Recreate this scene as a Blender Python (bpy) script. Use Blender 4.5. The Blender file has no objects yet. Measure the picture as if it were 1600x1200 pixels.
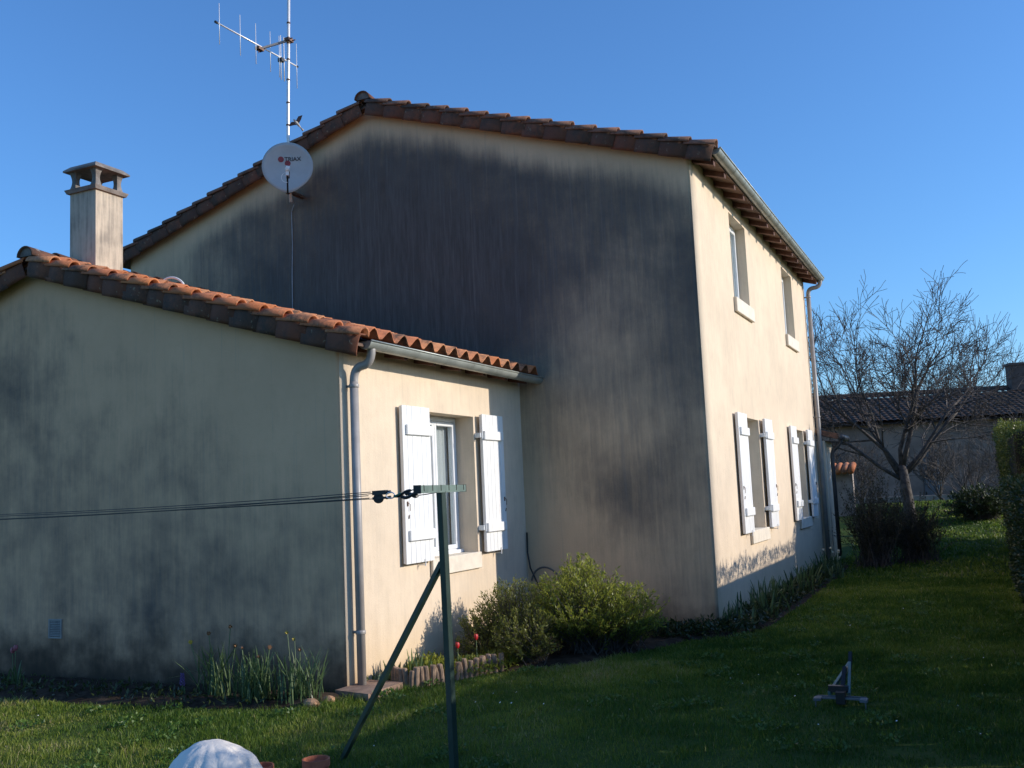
import bpy, math, random
import numpy as np
from mathutils import Vector, Matrix, Euler

R = math.radians
SC = bpy.context.scene
COL = SC.collection
random.seed(7)
rng = np.random.default_rng(11)

# ------------------------------------------------------------------ camera, sky, sun, exposure
CAM = np.array([2.994, -12.1, 1.243])
YAW, PITCH, ROLL, FPX = -0.434, 0.111, -0.045, 1552.08
_fw = np.array([math.cos(PITCH)*math.sin(YAW), math.cos(PITCH)*math.cos(YAW), math.sin(PITCH)])
_rt = np.array([math.cos(YAW), -math.sin(YAW), 0.0])
_up = np.cross(_rt, _fw)
_r2 = _rt*math.cos(ROLL)+_up*math.sin(ROLL)
_u2 = -_rt*math.sin(ROLL)+_up*math.cos(ROLL)
cd = bpy.data.cameras.new('camera')
cam = bpy.data.objects.new('camera', cd); COL.objects.link(cam)
cd.sensor_width = 36; cd.lens = FPX/1600*36; cd.clip_start = .05; cd.clip_end = 2000
m = Matrix.Identity(4)
for i in range(3):
    m[i][0] = _r2[i]; m[i][1] = _u2[i]; m[i][2] = -_fw[i]; m[i][3] = CAM[i]
cam.matrix_world = m
SC.camera = cam

SUN_H = (1.0, .375); SUN_T = .38                       # sunward direction: x, y and rise per metre of x
sd = Vector((SUN_H[0], SUN_H[1], SUN_T)).normalized()
SUN_EL = math.asin(sd.z)
w = bpy.data.worlds.new('World'); SC.world = w; w.use_nodes = True
nt = w.node_tree; nt.nodes.clear()
sky = nt.nodes.new('ShaderNodeTexSky'); sky.sky_type = 'NISHITA'; sky.sun_disc = False
sky.sun_elevation = SUN_EL; sky.sun_rotation = math.atan2(sd.x, sd.y)
sky.altitude = 1500; sky.air_density = 1.4; sky.dust_density = 2.0; sky.ozone_density = 9.0
bg = nt.nodes.new('ShaderNodeBackground'); bg.inputs[1].default_value = .15
wo = nt.nodes.new('ShaderNodeOutputWorld')
nt.links.new(sky.outputs[0], bg.inputs[0]); nt.links.new(bg.outputs[0], wo.inputs[0])
sl = bpy.data.lights.new('sun', 'SUN'); sl.energy = 3.0; sl.angle = R(.5); sl.color = (1.0, .91, .79)
so = bpy.data.objects.new('sun', sl); COL.objects.link(so)
so.rotation_euler = (-sd).to_track_quat('-Z', 'Y').to_euler()
vs = SC.view_settings
vs.view_transform = 'Standard'; vs.look = 'None'; vs.gamma = 1; vs.use_curve_mapping = False
vs.exposure = 0.55

# ------------------------------------------------------------------ helpers
def vnoise(x, y, s, seed=0):
    r = np.random.default_rng(seed).random((257, 257))
    X = np.asarray(x)*s + 40.3; Y = np.asarray(y)*s + 51.7
    xi = np.floor(X).astype(int); yi = np.floor(Y).astype(int)
    fx = X-xi; fy = Y-yi; fx = fx*fx*(3-2*fx); fy = fy*fy*(3-2*fy)
    a = r[xi % 257, yi % 257]; b = r[(xi+1) % 257, yi % 257]; c = r[xi % 257, (yi+1) % 257]; d = r[(xi+1) % 257, (yi+1) % 257]
    return (a*(1-fx)+b*fx)*(1-fy)+(c*(1-fx)+d*fx)*fy

def sstep(a, b, x):
    t = np.clip((np.asarray(x, float)-a)/(b-a), 0, 1); return t*t*(3-2*t)

def ground_z(x, y):
    x = np.asarray(x, float); y = np.asarray(y, float)
    return -.52 + .95*sstep(7, 21, y) + .035*(vnoise(x, y, .35, 3)-.5) - .05*sstep(-5, -11, y)

def gz(x, y): return float(ground_z(x, y))

class MB:
    """collects verts and faces of one mesh in world coordinates"""
    def __init__(s): s.v = []; s.f = []; s.uv = None
    def add(s, vs, fs):
        o = len(s.v); s.v += [tuple(map(float, p)) for p in vs]; s.f += [tuple(i+o for i in q) for q in fs]; return s
    def box(s, x0, x1, y0, y1, z0, z1, bev=0):
        if bev:
            b = bev; P = []
            for (X, sx) in ((x0, 1), (x1, -1)):
                for (Y, sy) in ((y0, 1), (y1, -1)):
                    for (Z, sz) in ((z0, 1), (z1, -1)):
                        P += [(X, Y+sy*b, Z+sz*b), (X+sx*b, Y, Z+sz*b), (X+sx*b, Y+sy*b, Z)]
            I = lambda i, j, k, a: (i*4+j*2+k)*3+a
            F = [(I(0,0,0,0), I(0,0,1,0), I(0,1,1,0), I(0,1,0,0)), (I(1,0,0,0), I(1,1,0,0), I(1,1,1,0), I(1,0,1,0)),
                 (I(0,0,0,1), I(1,0,0,1), I(1,0,1,1), I(0,0,1,1)), (I(0,1,0,1), I(0,1,1,1), I(1,1,1,1), I(1,1,0,1)),
                 (I(0,0,0,2), I(0,1,0,2), I(1,1,0,2), I(1,0,0,2)), (I(0,0,1,2), I(1,0,1,2), I(1,1,1,2), I(0,1,1,2))]
            for i in (0, 1):
                for j in (0, 1):
                    F.append((I(i,j,0,0), I(i,j,0,1), I(i,j,1,1), I(i,j,1,0)))
                    F.append((I(i,0,j,0), I(i,0,j,2), I(i,1,j,2), I(i,1,j,0)))
                    F.append((I(0,i,j,1), I(0,i,j,2), I(1,i,j,2), I(1,i,j,1)))
                    for k in (0, 1): F.append((I(i,j,k,0), I(i,j,k,1), I(i,j,k,2)))
            return s.add(P, F)
        P = [(x0,y0,z0),(x1,y0,z0),(x1,y1,z0),(x0,y1,z0),(x0,y0,z1),(x1,y0,z1),(x1,y1,z1),(x0,y1,z1)]
        return s.add(P, [(0,3,2,1),(4,5,6,7),(0,1,5,4),(1,2,6,5),(2,3,7,6),(3,0,4,7)])
    def hexa(s, P):  # eight corners, same order as box
        return s.add(P, [(0,3,2,1),(4,5,6,7),(0,1,5,4),(1,2,6,5),(2,3,7,6),(3,0,4,7)])
    def bar(s, a, b, wdt, hgt, up=(0, 0, 1)):
        a = Vector(a); b = Vector(b); d = (b-a).normalized(); u = Vector(up); sd_ = d.cross(u)
        if sd_.length < 1e-4: sd_ = d.cross(Vector((1, 0, 0)))
        sd_.normalize(); u = sd_.cross(d)
        P = []
        for p in (a, b):
            for (i, j) in ((-1,-1),(1,-1),(1,1),(-1,1)): P.append(p+sd_*i*wdt/2+u*j*hgt/2)
        return s.add(P, [(0,1,2,3),(7,6,5,4),(0,4,5,1),(1,5,6,2),(2,6,7,3),(3,7,4,0)])
    def tube(s, pts, rad, n=8, cap=True):
        pts = [Vector(p) for p in pts]; k = len(pts)
        if not hasattr(rad, '__len__'): rad = [rad]*k
        t0 = (pts[1]-pts[0]).normalized(); ref = Vector((0, 0, 1)) if abs(t0.z) < .9 else Vector((1, 0, 0))
        u = t0.cross(ref).normalized(); P = []
        for i, p in enumerate(pts):
            t = (pts[min(i+1, k-1)]-pts[max(i-1, 0)]).normalized()
            u = (u-t*u.dot(t)).normalized(); v = t.cross(u)
            for j in range(n):
                a = 2*math.pi*j/n; P.append(p+(u*math.cos(a)+v*math.sin(a))*rad[i])
        F = [(i*n+j, i*n+(j+1) % n, (i+1)*n+(j+1) % n, (i+1)*n+j) for i in range(k-1) for j in range(n)]
        if cap: F += [tuple(range(n-1, -1, -1)), tuple((k-1)*n+j for j in range(n))]
        return s.add(P, F)
    def lathe(s, c, prof, n=16, axis=None):
        c = Vector(c); P = []; q = Vector((0, 0, 1)).rotation_difference(Vector(axis)) if axis else None
        for (r_, z_) in prof:
            for j in range(n):
                a = 2*math.pi*j/n; p = Vector((r_*math.cos(a), r_*math.sin(a), z_))
                if q: p = q @ p
                P.append(c+p)
        k = len(prof)
        F = [(i*n+j, i*n+(j+1) % n, (i+1)*n+(j+1) % n, (i+1)*n+j) for i in range(k-1) for j in range(n)]
        F += [tuple(range(n-1, -1, -1)), tuple((k-1)*n+j for j in range(n))]
        return s.add(P, F)
    def sheet(s, grid):  # rows of points
        n = len(grid[0]); P = [p for r_ in grid for p in r_]
        F = [(i*n+j, i*n+j+1, (i+1)*n+j+1, (i+1)*n+j) for i in range(len(grid)-1) for j in range(n-1)]
        return s.add(P, F)

def base_of(o):
    v = Vector((0, 0, 0))
    while o is not None: v = v+o.location; o = o.parent
    return v

def link(o, parent=None):
    COL.objects.link(o)
    if parent is not None: o.parent = parent
    return o

def obj(name, mb, mat, parent=None, smooth=False, origin=None):
    off = base_of(parent) if parent is not None else (Vector(origin) if origin is not None else Vector((0, 0, 0)))
    me = bpy.data.meshes.new(name)
    me.from_pydata([(p[0]-off.x, p[1]-off.y, p[2]-off.z) for p in mb.v], [], mb.f); me.update()
    if smooth: me.polygons.foreach_set('use_smooth', [True]*len(me.polygons))
    if mat: me.materials.append(mat)
    o = bpy.data.objects.new(name, me); link(o, parent)
    if parent is None and origin is not None: o.location = off
    return o

def np_mesh(name, V, F, mat, parent=None, attrs=None, smooth=False):
    """V (n,3) world, F (m,k) faces all with k corners"""
    off = base_of(parent) if parent is not None else Vector((0, 0, 0))
    V = np.asarray(V, np.float32)-np.array(off, np.float32); F = np.asarray(F, np.int32)
    me = bpy.data.meshes.new(name); k = F.shape[1]
    me.vertices.add(len(V)); me.vertices.foreach_set('co', V.ravel())
    me.loops.add(F.size); me.loops.foreach_set('vertex_index', F.ravel())
    me.polygons.add(len(F)); me.polygons.foreach_set('loop_start', np.arange(0, F.size, k, dtype=np.int32))
    if smooth: me.polygons.foreach_set('use_smooth', np.ones(len(F), bool))
    for an, av in (attrs or {}).items():
        a = me.attributes.new(an, 'FLOAT', 'POINT'); a.data.foreach_set('value', np.asarray(av, np.float32))
    me.update(calc_edges=True)
    if mat: me.materials.append(mat)
    o = bpy.data.objects.new(name, me); return link(o, parent)

def tag(o, label=None, cat=None, group=None, kind=None):
    if label: o['label'] = label
    if cat: o['category'] = cat
    if group: o['group'] = group
    if kind: o['kind'] = kind
    return o

def thing(name, label, cat, loc=(0, 0, 0), group=None):
    o = bpy.data.objects.new(name, None); o.empty_display_size = .1; link(o); o.location = loc
    return tag(o, label, cat, group)

def inst(name, mesh, loc, rot, parent, scale=None):
    o = bpy.data.objects.new(name, mesh); link(o, parent)
    o.location = Vector(loc)-base_of(parent); o.rotation_euler = rot
    if scale: o.scale = scale
    return o

# ------------------------------------------------------------------ materials
class Nodes:
    def __init__(s, name):
        s.m = bpy.data.materials.new(name); s.m.use_nodes = True; s.t = s.m.node_tree
        s.b = s.t.nodes['Principled BSDF']; s.out = s.t.nodes['Material Output']
    def n(s, typ, ins=None, **kw):
        x = s.t.nodes.new('ShaderNode'+typ)
        for k, v in kw.items(): setattr(x, k, v)
        for k, v in (ins or {}).items(): s.put(x.inputs[k], v)
        return x
    def put(s, sock, v):
        if isinstance(v, bpy.types.NodeSocket): s.t.links.new(v, sock)
        elif isinstance(v, (tuple, list)) and len(v) == 3 and sock.type == 'RGBA': sock.default_value = (*v, 1)
        else: sock.default_value = v
    def math(s, op, a, b=0.0, c=0.0, clamp=False):
        x = s.n('Math', operation=op, use_clamp=clamp)
        for i, v in enumerate((a, b, c)): s.put(x.inputs[i], v)
        return x.outputs[0]
    def mix(s, f, a, b, mode='MIX'):
        x = s.n('Mix', data_type='RGBA', blend_type=mode)
        s.put(x.inputs[0], f); s.put(x.inputs[6], a); s.put(x.inputs[7], b); return x.outputs[2]
    def coord(s, scale=(1, 1, 1), kind='Object', rot=(0, 0, 0)):
        c = s.n('TexCoord'); mp = s.n('Mapping', {0: c.outputs[kind]}); mp.inputs['Scale'].default_value = scale; mp.inputs['Rotation'].default_value = rot
        return mp.outputs[0]
    def noise(s, scale, detail=4, rough=.55, vec=None, dist=0):
        x = s.n('TexNoise', {'Scale': scale, 'Detail': detail, 'Roughness': rough, 'Distortion': dist})
        if vec is not None: s.put(x.inputs['Vector'], vec)
        return x.outputs['Fac']
    def rng(s, v, a, b, c=0, d=1):
        x = s.n('MapRange', {0: v, 1: a, 2: b, 3: c, 4: d}); x.interpolation_type = 'SMOOTHSTEP'; return x.outputs[0]
    def attr(s, name): return s.n('Attribute', attribute_name=name).outputs['Fac']
    def bump(s, h, strength=.4, dist=.01):
        x = s.n('Bump', {'Height': h, 'Strength': strength, 'Distance': dist}); s.put(s.b.inputs['Normal'], x.outputs[0])
    def set(s, **kw):
        for k, v in kw.items(): s.put(s.b.inputs[k.replace('_', ' ')], v)
        return s.m

def plain(name, col, rough=.6, metal=0.0, var=.18, scale=6, bump=.0, bscale=60, spec=.5):
    k = Nodes(name); c = k.coord()
    f = k.noise(scale, 5, .6, c)
    lo = tuple(v*(1-var) for v in col); hi = tuple(min(1, v*(1+var)) for v in col)
    k.set(Base_Color=k.mix(k.rng(f, .3, .7), lo, hi), Roughness=rough, Metallic=metal, Specular_IOR_Level=spec)
    if bump: k.bump(k.noise(bscale, 3, .6, c), bump, .006)
    return k.m

CREAM = (.745, .61, .455)
def stucco(name, base=CREAM, stained=False, amp=1.0, streak=0.0, low_tint=False, blot=.34):
    k = Nodes(name); c = k.coord(kind='Object')
    big = k.noise(.9, 4, .6, c); fine = k.noise(9, 4, .65, c)
    col = k.mix(k.rng(big, .3, .7), tuple(v*.93 for v in base), tuple(v*1.04 for v in base))
    col = k.mix(k.math('MULTIPLY', k.rng(fine, .45, .75), .13), col, (base[0]*.75, base[1]*.68, base[2]*.62))
    grain = k.noise(150, 3, .7, c)
    if streak:
        v = k.math('ADD', k.math('MULTIPLY', k.noise(1, 6, .65, k.coord((22, 22, 1.6))), .6), k.math('MULTIPLY', k.noise(3, 5, .6, c), .5))
        col = k.mix(k.rng(v, .42, .78, 0, streak), col, (.10, .10, .10))
    if low_tint:  # yellower, then darker brown towards the wall bottom
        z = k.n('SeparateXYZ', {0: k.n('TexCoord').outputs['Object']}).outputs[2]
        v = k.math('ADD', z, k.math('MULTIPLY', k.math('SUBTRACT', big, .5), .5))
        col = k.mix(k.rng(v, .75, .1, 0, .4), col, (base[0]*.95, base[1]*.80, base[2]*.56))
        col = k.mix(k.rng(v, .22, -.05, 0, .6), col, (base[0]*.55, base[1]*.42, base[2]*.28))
    if stained:
        st = k.attr('stain'); dirt = k.attr('dirt')
        s1 = k.noise(1, 6, .62, k.coord((11, 11, .9)))
        s2 = k.noise(1, 5, .6, k.coord((42, 42, 3.4)))
        s3 = k.noise(2.3, 5, .6, c)
        s4 = k.noise(.7, 6, .68, c, .6)
        def plus(v, n_, a): return k.math('ADD', v, k.math('MULTIPLY', k.math('SUBTRACT', n_, .5), a))
        v = plus(plus(plus(plus(plus(st, s1, .42*amp), s2, .30*amp), s3, blot), s4, .34), grain, .18)
        f = k.rng(v, .10, .95, 0, .93)
        tone = k.mix(k.rng(k.math('ADD', k.math('MULTIPLY', s2, .6), k.math('MULTIPLY', s1, .5)), .35, .75), (.040, .045, .050), (.092, .094, .096))
        col = k.mix(f, col, tone)
        col = k.mix(k.rng(k.noise(1, 3, .5, k.coord((30, 30, .7))), .60, .72, 0, .16), col, (.30, .27, .24))
        d = k.math('ADD', dirt, k.math('MULTIPLY', k.math('SUBTRACT', s3, .5), .9))
        col = k.mix(k.rng(d, .12, .85, 0, .9), col, (.050, .038, .026))  # dark brown deepening towards the bottom of the wall
    k.set(Base_Color=col, Roughness=.92, Specular_IOR_Level=.15)
    k.bump(k.math('ADD', k.math('MULTIPLY', grain, .7), k.noise(45, 3, .6, c)), .35, .006)
    return k.m

def tile_mat(name, dark=.35, ramp=None):
    k = Nodes(name); c = k.coord(kind='Object')
    rnd = k.math('FRACT', k.math('ADD', k.n('ObjectInfo').outputs['Random'], k.n('NewGeometry').outputs['Random Per Island']))
    cr = k.n('ValToRGB', {0: rnd}); e = cr.color_ramp.elements
    cols = ramp or [(0, (.40, .135, .055)), (.3, (.56, .20, .08)), (.55, (.47, .17, .085)), (.8, (.60, .27, .13)), (1, (.33, .125, .07))]
    e[0].position, e[0].color = cols[0][0], (*cols[0][1], 1); e[1].position, e[1].color = cols[-1][0], (*cols[-1][1], 1)
    for p, q in cols[1:-1]:
        x = e.new(p); x.color = (*q, 1)
    wv = k.n('TexCoord').outputs['Object']
    add = k.n('VectorMath', {0: wv, 1: k.n('ObjectInfo').outputs['Location']}, operation='ADD').outputs[0]
    n1 = k.noise(7, 6, .65, add); n2 = k.noise(38, 4, .6, add)
    t = k.math('ADD', k.math('MULTIPLY', n1, .75), k.math('MULTIPLY', n2, .35))
    t = k.math('ADD', t, k.math('MULTIPLY', k.math('SUBTRACT', rnd, .5), .18))
    col = k.mix(k.rng(t, .72-dark*.6, .78, 0, .9), cr.outputs[0], (.062, .05, .042))
    lich = k.rng(k.noise(22, 3, .5, add), .66, .72)
    col = k.mix(k.math('MULTIPLY', lich, .35), col, (.42, .38, .26))
    k.set(Base_Color=col, Roughness=.85, Specular_IOR_Level=.25); k.bump(n2, .5, .006)
    return k.m

def leaf_mat(name, c0, c1, rough=.5, trans=.25, spec=.4):
    k = Nodes(name); a = k.attr('tint')
    col = k.mix(a, c0, c1); k.set(Base_Color=col, Roughness=rough, Specular_IOR_Level=spec)
    if trans:
        t = k.n('BsdfTranslucent', {'Color': k.mix(.5, col, tuple(min(1, v*1.6) for v in c1))})
        mx = k.n('MixShader', {0: trans, 1: k.b.outputs[0], 2: t.outputs[0]}); k.t.links.new(mx.outputs[0], k.out.inputs[0])
    return k.m

MT = {}
MT['stucco'] = stucco('cream_render', low_tint=True, streak=.16); MT['stained'] = stucco('stained_render', (.69, .495, .315), stained=True, amp=1.0); MT['stained_annex'] = stucco('stained_annex_render', (.74, .46, .275), stained=True, amp=.9, blot=.75)  # gable bases warmed beyond CREAM to offset blue skylight on their shaded faces
MT['tile'] = tile_mat('terracotta_tile', .37); MT['rake'] = tile_mat('weathered_rake_tile', .52, [(0, (.10, .055, .038)), (.25, (.21, .078, .045)), (.5, (.12, .065, .045)), (.75, (.25, .098, .055)), (1, (.15, .075, .05))])
MT['oldtile'] = tile_mat('old_brown_tile', .5, [(0, (.20, .10, .07)), (.5, (.30, .15, .10)), (1, (.16, .09, .07))])
MT['wood'] = plain('rafter_wood', (.115, .048, .032), .75, var=.3, scale=14)
MT['soffit'] = plain('soffit_board', (.13, .075, .05), .8, var=.3, scale=9)
MT['zinc'] = plain('zinc_gutter', (.34, .36, .325), .42, .35, .14, 5)
MT['pipe'] = plain('grey_pipe', (.33, .305, .285), .42, 0, .12, 5)
k = Nodes('white_paint'); c = k.coord(); v_ = k.math('ADD', k.math('MULTIPLY', k.noise(1, 5, .65, k.coord((40, 40, 3))), .6), k.math('MULTIPLY', k.noise(7, 5, .65, c), .5))
k.set(Base_Color=k.mix(k.rng(v_, .5, .8, 0, .4), (.80, .80, .785), (.52, .50, .45)), Roughness=k.rng(v_, .3, .8, .4, .7)); MT['white'] = k.m
MT['pvc'] = plain('white_window_frame', (.78, .79, .80), .3, 0, .03, 8)
MT['sill'] = plain('pale_sill', (.74, .66, .54), .8, 0, .08, 7, .2)
MT['concrete'] = plain('grey_concrete', (.19, .17, .155), .9, 0, .35, 7, .5, 70)
MT['iron'] = plain('rusty_iron', (.16, .09, .06), .7, .3, .4, 20)
MT['black'] = plain('black_plastic', (.012, .012, .013), .45, 0, .2)
MT['soil'] = plain('dark_soil', (.052, .037, .026), .97, 0, .45, 9, 1.0, 45, .1)
MT['alu'] = plain('aluminium', (.80, .77, .75), .38, .25, .06, 20)
MT['green_steel'] = plain('green_painted_steel', (.026, .050, .041), .4, 0, .15, 9); MT['green_bar'] = plain('sunlit_green_steel', (.15, .20, .165), .5, 0, .15, 9)  # crossbar green lightened as if sunlit, post green darkened as if shaded
MT['terracotta'] = plain('terracotta_pot', (.42, .13, .065), .8, 0, .2, 14, .2)
MT['bark'] = plain('bare_bark', (.088, .076, .068), .9, 0, .4, 12, .6, 40)
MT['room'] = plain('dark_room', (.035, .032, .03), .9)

k = Nodes('window_glass')
gl = k.n('BsdfGlossy', {'Color': (.9, .93, .95), 'Roughness': .02}); tr = k.n('BsdfTransparent', {'Color': (.86, .89, .9)})
fr = k.math('ADD', k.math('MULTIPLY', k.math('POWER', k.n('LayerWeight').outputs['Facing'], 3.5), .6), .06); mx = k.n('MixShader', {0: fr, 1: tr.outputs[0], 2: gl.outputs[0]})
k.t.links.new(mx.outputs[0], k.out.inputs[0]); MT['glass'] = k.m
k = Nodes('net_curtain'); c = k.coord()
k.set(Base_Color=k.mix(k.noise(3, 2, .5, c), (.74, .73, .70), (.82, .81, .79)), Roughness=.9); MT['curtain'] = k.m

# ------------------------------------------------------------------ ground sheet, beds, grass
def ground_sheet():
    def axis(a, b, fine0, fine1, df, grow):
        out = list(np.arange(fine0, fine1+1e-6, df)); d = df; p = fine1
        while p < b: d *= grow; p += d; out.append(min(p, b))
        d = df; p = fine0; pre = []
        while p > a: d *= grow; p -= d; pre.append(max(p, a))
        return np.array(pre[::-1]+out)
    xs = axis(-400, 400, -8, 6, .2, 1.25); ys = axis(-60, 600, -9, 26, .2, 1.25)
    X, Y = np.meshgrid(xs, ys, indexing='ij'); Z = ground_z(X, Y)
    V = np.stack([X, Y, Z], -1).reshape(-1, 3); n = len(ys)
    I = np.arange(len(xs)*n).reshape(len(xs), n)
    F = np.stack([I[:-1, :-1], I[1:, :-1], I[1:, 1:], I[:-1, 1:]], -1).reshape(-1, 4)
    k = Nodes('lawn_ground'); c = k.coord()
    n1 = k.noise(1.3, 5, .6, c); n2 = k.noise(30, 4, .65, c)
    col = k.mix(k.rng(n1, .35, .65), (.045, .085, .016), (.075, .105, .026))
    col = k.mix(k.rng(n2, .5, .75, 0, .7), col, (.055, .05, .026))
    k.set(Base_Color=col, Roughness=.95, Specular_IOR_Level=.1); k.bump(n2, .8, .02)
    return tag(np_mesh('ground', V, F, k.m, smooth=True), kind='structure')
ground_sheet()

FRONT_BED = [(-12, -4.2), (-12, -5.22), (-6, -5.2), (-5, -5.18), (-4.1, -5.12), (-3.5, -5.02), (-2.9, -4.93), (-2.5, -4.72), (-2.38, -4.42), (-2.45, -4.2)]
CORNER_BED = [(-2.49, -3.95), (-2.2, -3.78), (-2.0, -3.8), (-1.86, -3.45), (-1.66, -2.92), (-1.25, -2.62), (-.85, -2.2), (-.5, -1.45), (-.2, -.72), (.28, -.35), (.5, .4), (.52, 3), (.5, 6), (.46, 9.05), (.005, 9.05), (.005, -.005), (-2.49, -.005)]
def in_poly(x, y, P):
    r_ = np.zeros(np.shape(x), bool); n = len(P)
    for i in range(n):
        (x0, y0), (x1, y1) = P[i], P[(i+1) % n]
        if y0 == y1: continue
        c = ((y0 > y) != (y1 > y)) & (x < (x1-x0)*(y-y0)/(y1-y0)+x0); r_ ^= c
    return r_
def poly_dist(x, y, P):
    d = np.full(np.shape(x), 9.0); n = len(P)
    for i in range(n):
        (x0, y0), (x1, y1) = P[i], P[(i+1) % n]; L2 = (x1-x0)**2+(y1-y0)**2
        t = np.clip(((x-x0)*(x1-x0)+(y-y0)*(y1-y0))/L2, 0, 1)
        d = np.minimum(d, np.hypot(x-x0-t*(x1-x0), y-y0-t*(y1-y0)))
    return d
def bed(name, P):
    px = [p[0] for p in P]; py = [p[1] for p in P]; s = .06
    xs = np.arange(min(px)-s, max(px)+s*1.5, s); ys = np.arange(min(py)-s, max(py)+s*1.5, s)
    X, Y = np.meshgrid(xs, ys, indexing='ij'); ins = in_poly(X, Y, P); d = poly_dist(X, Y, P)*np.where(ins, 1, -1)
    Z = ground_z(X, Y) + np.clip(d*.35, -.05, .045) + .035*(vnoise(X, Y, 9, 5)-.5)*ins + .02*(vnoise(X, Y, 17, 6)-.5)*ins
    n = len(ys); I = np.arange(X.size).reshape(X.shape); keep = ins[:-1, :-1] | ins[1:, :-1] | ins[1:, 1:] | ins[:-1, 1:]
    F = np.stack([I[:-1, :-1], I[1:, :-1], I[1:, 1:], I[:-1, 1:]], -1)[keep]
    return tag(np_mesh(name, np.stack([X, Y, Z], -1).reshape(-1, 3), F, MT['soil']), kind='structure')
bed('flower_bed', FRONT_BED); bed('flower_bed', CORNER_BED)

def blades(n, xr, yr, hmin, hmax, wid, seed, reject=True, dens=None):
    g = np.random.default_rng(seed)
    x = g.uniform(*xr, n); y = g.uniform(*yr, n)
    D = np.hypot(x-CAM[0], y-CAM[1]); keep = np.ones(n, bool)
    if reject:
        keep &= ~in_poly(x, y, FRONT_BED) & ~in_poly(x, y, CORNER_BED)
        keep &= ~((x < 0) & (y > 0)) & ~((x < -2.507) & (y > -4.178)) & ~((x < .25) & (y > 9)) & (x < 3.6)
        keep &= ~((x > -2.52) & (x < -2.08) & (y > -4.36) & (y < -3.84))
    # horizontal frame of the view with a margin on both sides
    ang = np.arctan2(x-CAM[0], y-CAM[1])-YAW; keep &= (np.abs(ang) < R(36)) & (D < dens[1] if dens else True) & (D > (dens[0] if dens else 0))
    x = x[keep]; y = y[keep]; D = D[keep]; n = len(x)
    cl = vnoise(x, y, 6.5, 21)*.6+vnoise(x, y, 1.4, 22)*.4
    thin = vnoise(x, y, 4.2, 23)*.6+vnoise(x, y, 1.1, 24)*.4 > .02+.16*g.random(n)
    x, y, D, cl = x[thin], y[thin], D[thin], cl[thin]; n = len(x)
    h = (hmin+(hmax-hmin)*g.random(n)**1.7)*(.35+1.3*cl**1.4)
    wd = wid*(.7+.6*g.random(n))*np.clip(D/7.5, .8, 2.6)
    a = g.uniform(0, 2*np.pi, n); lean = h*g.uniform(.1, .85, n); b = g.uniform(0, 2*np.pi, n)
    z = ground_z(x, y)-.006
    ex, ey = np.cos(a)*wd/2, np.sin(a)*wd/2; lx, ly = np.cos(b)*lean, np.sin(b)*lean
    V = np.empty((n, 5, 3)); V[:, 0] = np.stack([x-ex, y-ey, z], -1); V[:, 1] = np.stack([x+ex, y+ey, z], -1)
    V[:, 2] = np.stack([x+ex*.8+lx*.35, y+ey*.8+ly*.35, z+h*.6], -1); V[:, 3] = np.stack([x-ex*.8+lx*.35, y-ey*.8+ly*.35, z+h*.6], -1)
    V[:, 4] = np.stack([x+lx, y+ly, z+h*(.85+.15*g.random(n))], -1)
    i0 = np.arange(n)[:, None]*5
    T = np.concatenate([i0+[0, 1, 2], i0+[0, 2, 3], i0+[3, 2, 4]])
    t = np.clip((vnoise(x, y, .7, 31)-.5)*.75+(vnoise(x, y, 2.6, 32)-.5)*.55+g.normal(0, .16, n)+.45+np.where(g.random(n) < .035, .5, 0), 0, 1)
    return V.reshape(-1, 3), T, np.repeat(t, 5)
k = Nodes('grass_blades'); cr = k.n('ValToRGB', {0: k.attr('tint')}); e = cr.color_ramp.elements
e[0].position, e[0].color = 0, (.045, .105, .013, 1); e[1].position, e[1].color = 1, (.40, .34, .17, 1)
for p_, c_ in ((.35, (.105, .175, .022)), (.7, (.215, .265, .038)), (.9, (.29, .315, .06))): x_ = e.new(p_); x_.color = (*c_, 1)
k.set(Base_Color=cr.outputs[0], Roughness=.5, Specular_IOR_Level=.3); tr_ = k.n('BsdfTranslucent', {'Color': cr.outputs[0]})
mx = k.n('MixShader', {0: .4, 1: k.b.outputs[0], 2: tr_.outputs[0]}); k.t.links.new(mx.outputs[0], k.out.inputs[0]); MT['grass'] = k.m
parts = [blades(420000, (-8.5, 3.6), (-7.6, 1.5), .028, .075, .0045, 1, dens=(0, 12.5)),
         blades(170000, (-1.5, 3.6), (-3, 12), .03, .075, .006, 2, dens=(9, 19)),
         blades(80000, (-3, 9), (6, 24), .04, .09, .010, 3, dens=(17, 34))]
o = 0; VV = []; TT = []; AA = []
for (V, T, A) in parts:
    VV.append(V); TT.append(T+o); AA.append(A); o += len(V)
tag(np_mesh('lawn_grass', np.concatenate(VV), np.concatenate(TT), MT['grass'], attrs={'tint': np.concatenate(AA)}),
    'short green lawn grass covering the garden', 'grass', kind='stuff')

# ------------------------------------------------------------------ the house: walls
AX, AY = -2.507, -4.178            # annex: right wall plane, front gable plane
MX0, ML = -9.53, 9.08              # main wing: left wall, far end
RX, AR = -4.767, -6.66             # ridge positions
MS, AS = .330, .309                # slopes
APX = AR-(AX-AR)                   # annex left wall
def m_plane(x): return 5.55-MS*x if x > RX else 5.55-MS*(2*RX-x)
def a_plane(x): return 2.793+AS*(-2.17-x) if x > AR else 2.793+AS*(-2.17-(2*AR-x))
house = thing('house', 'cream rendered house with low tiled annex in front of a two-storey wing, gables streaked black', 'house', (AX, AY, -.52))

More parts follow.
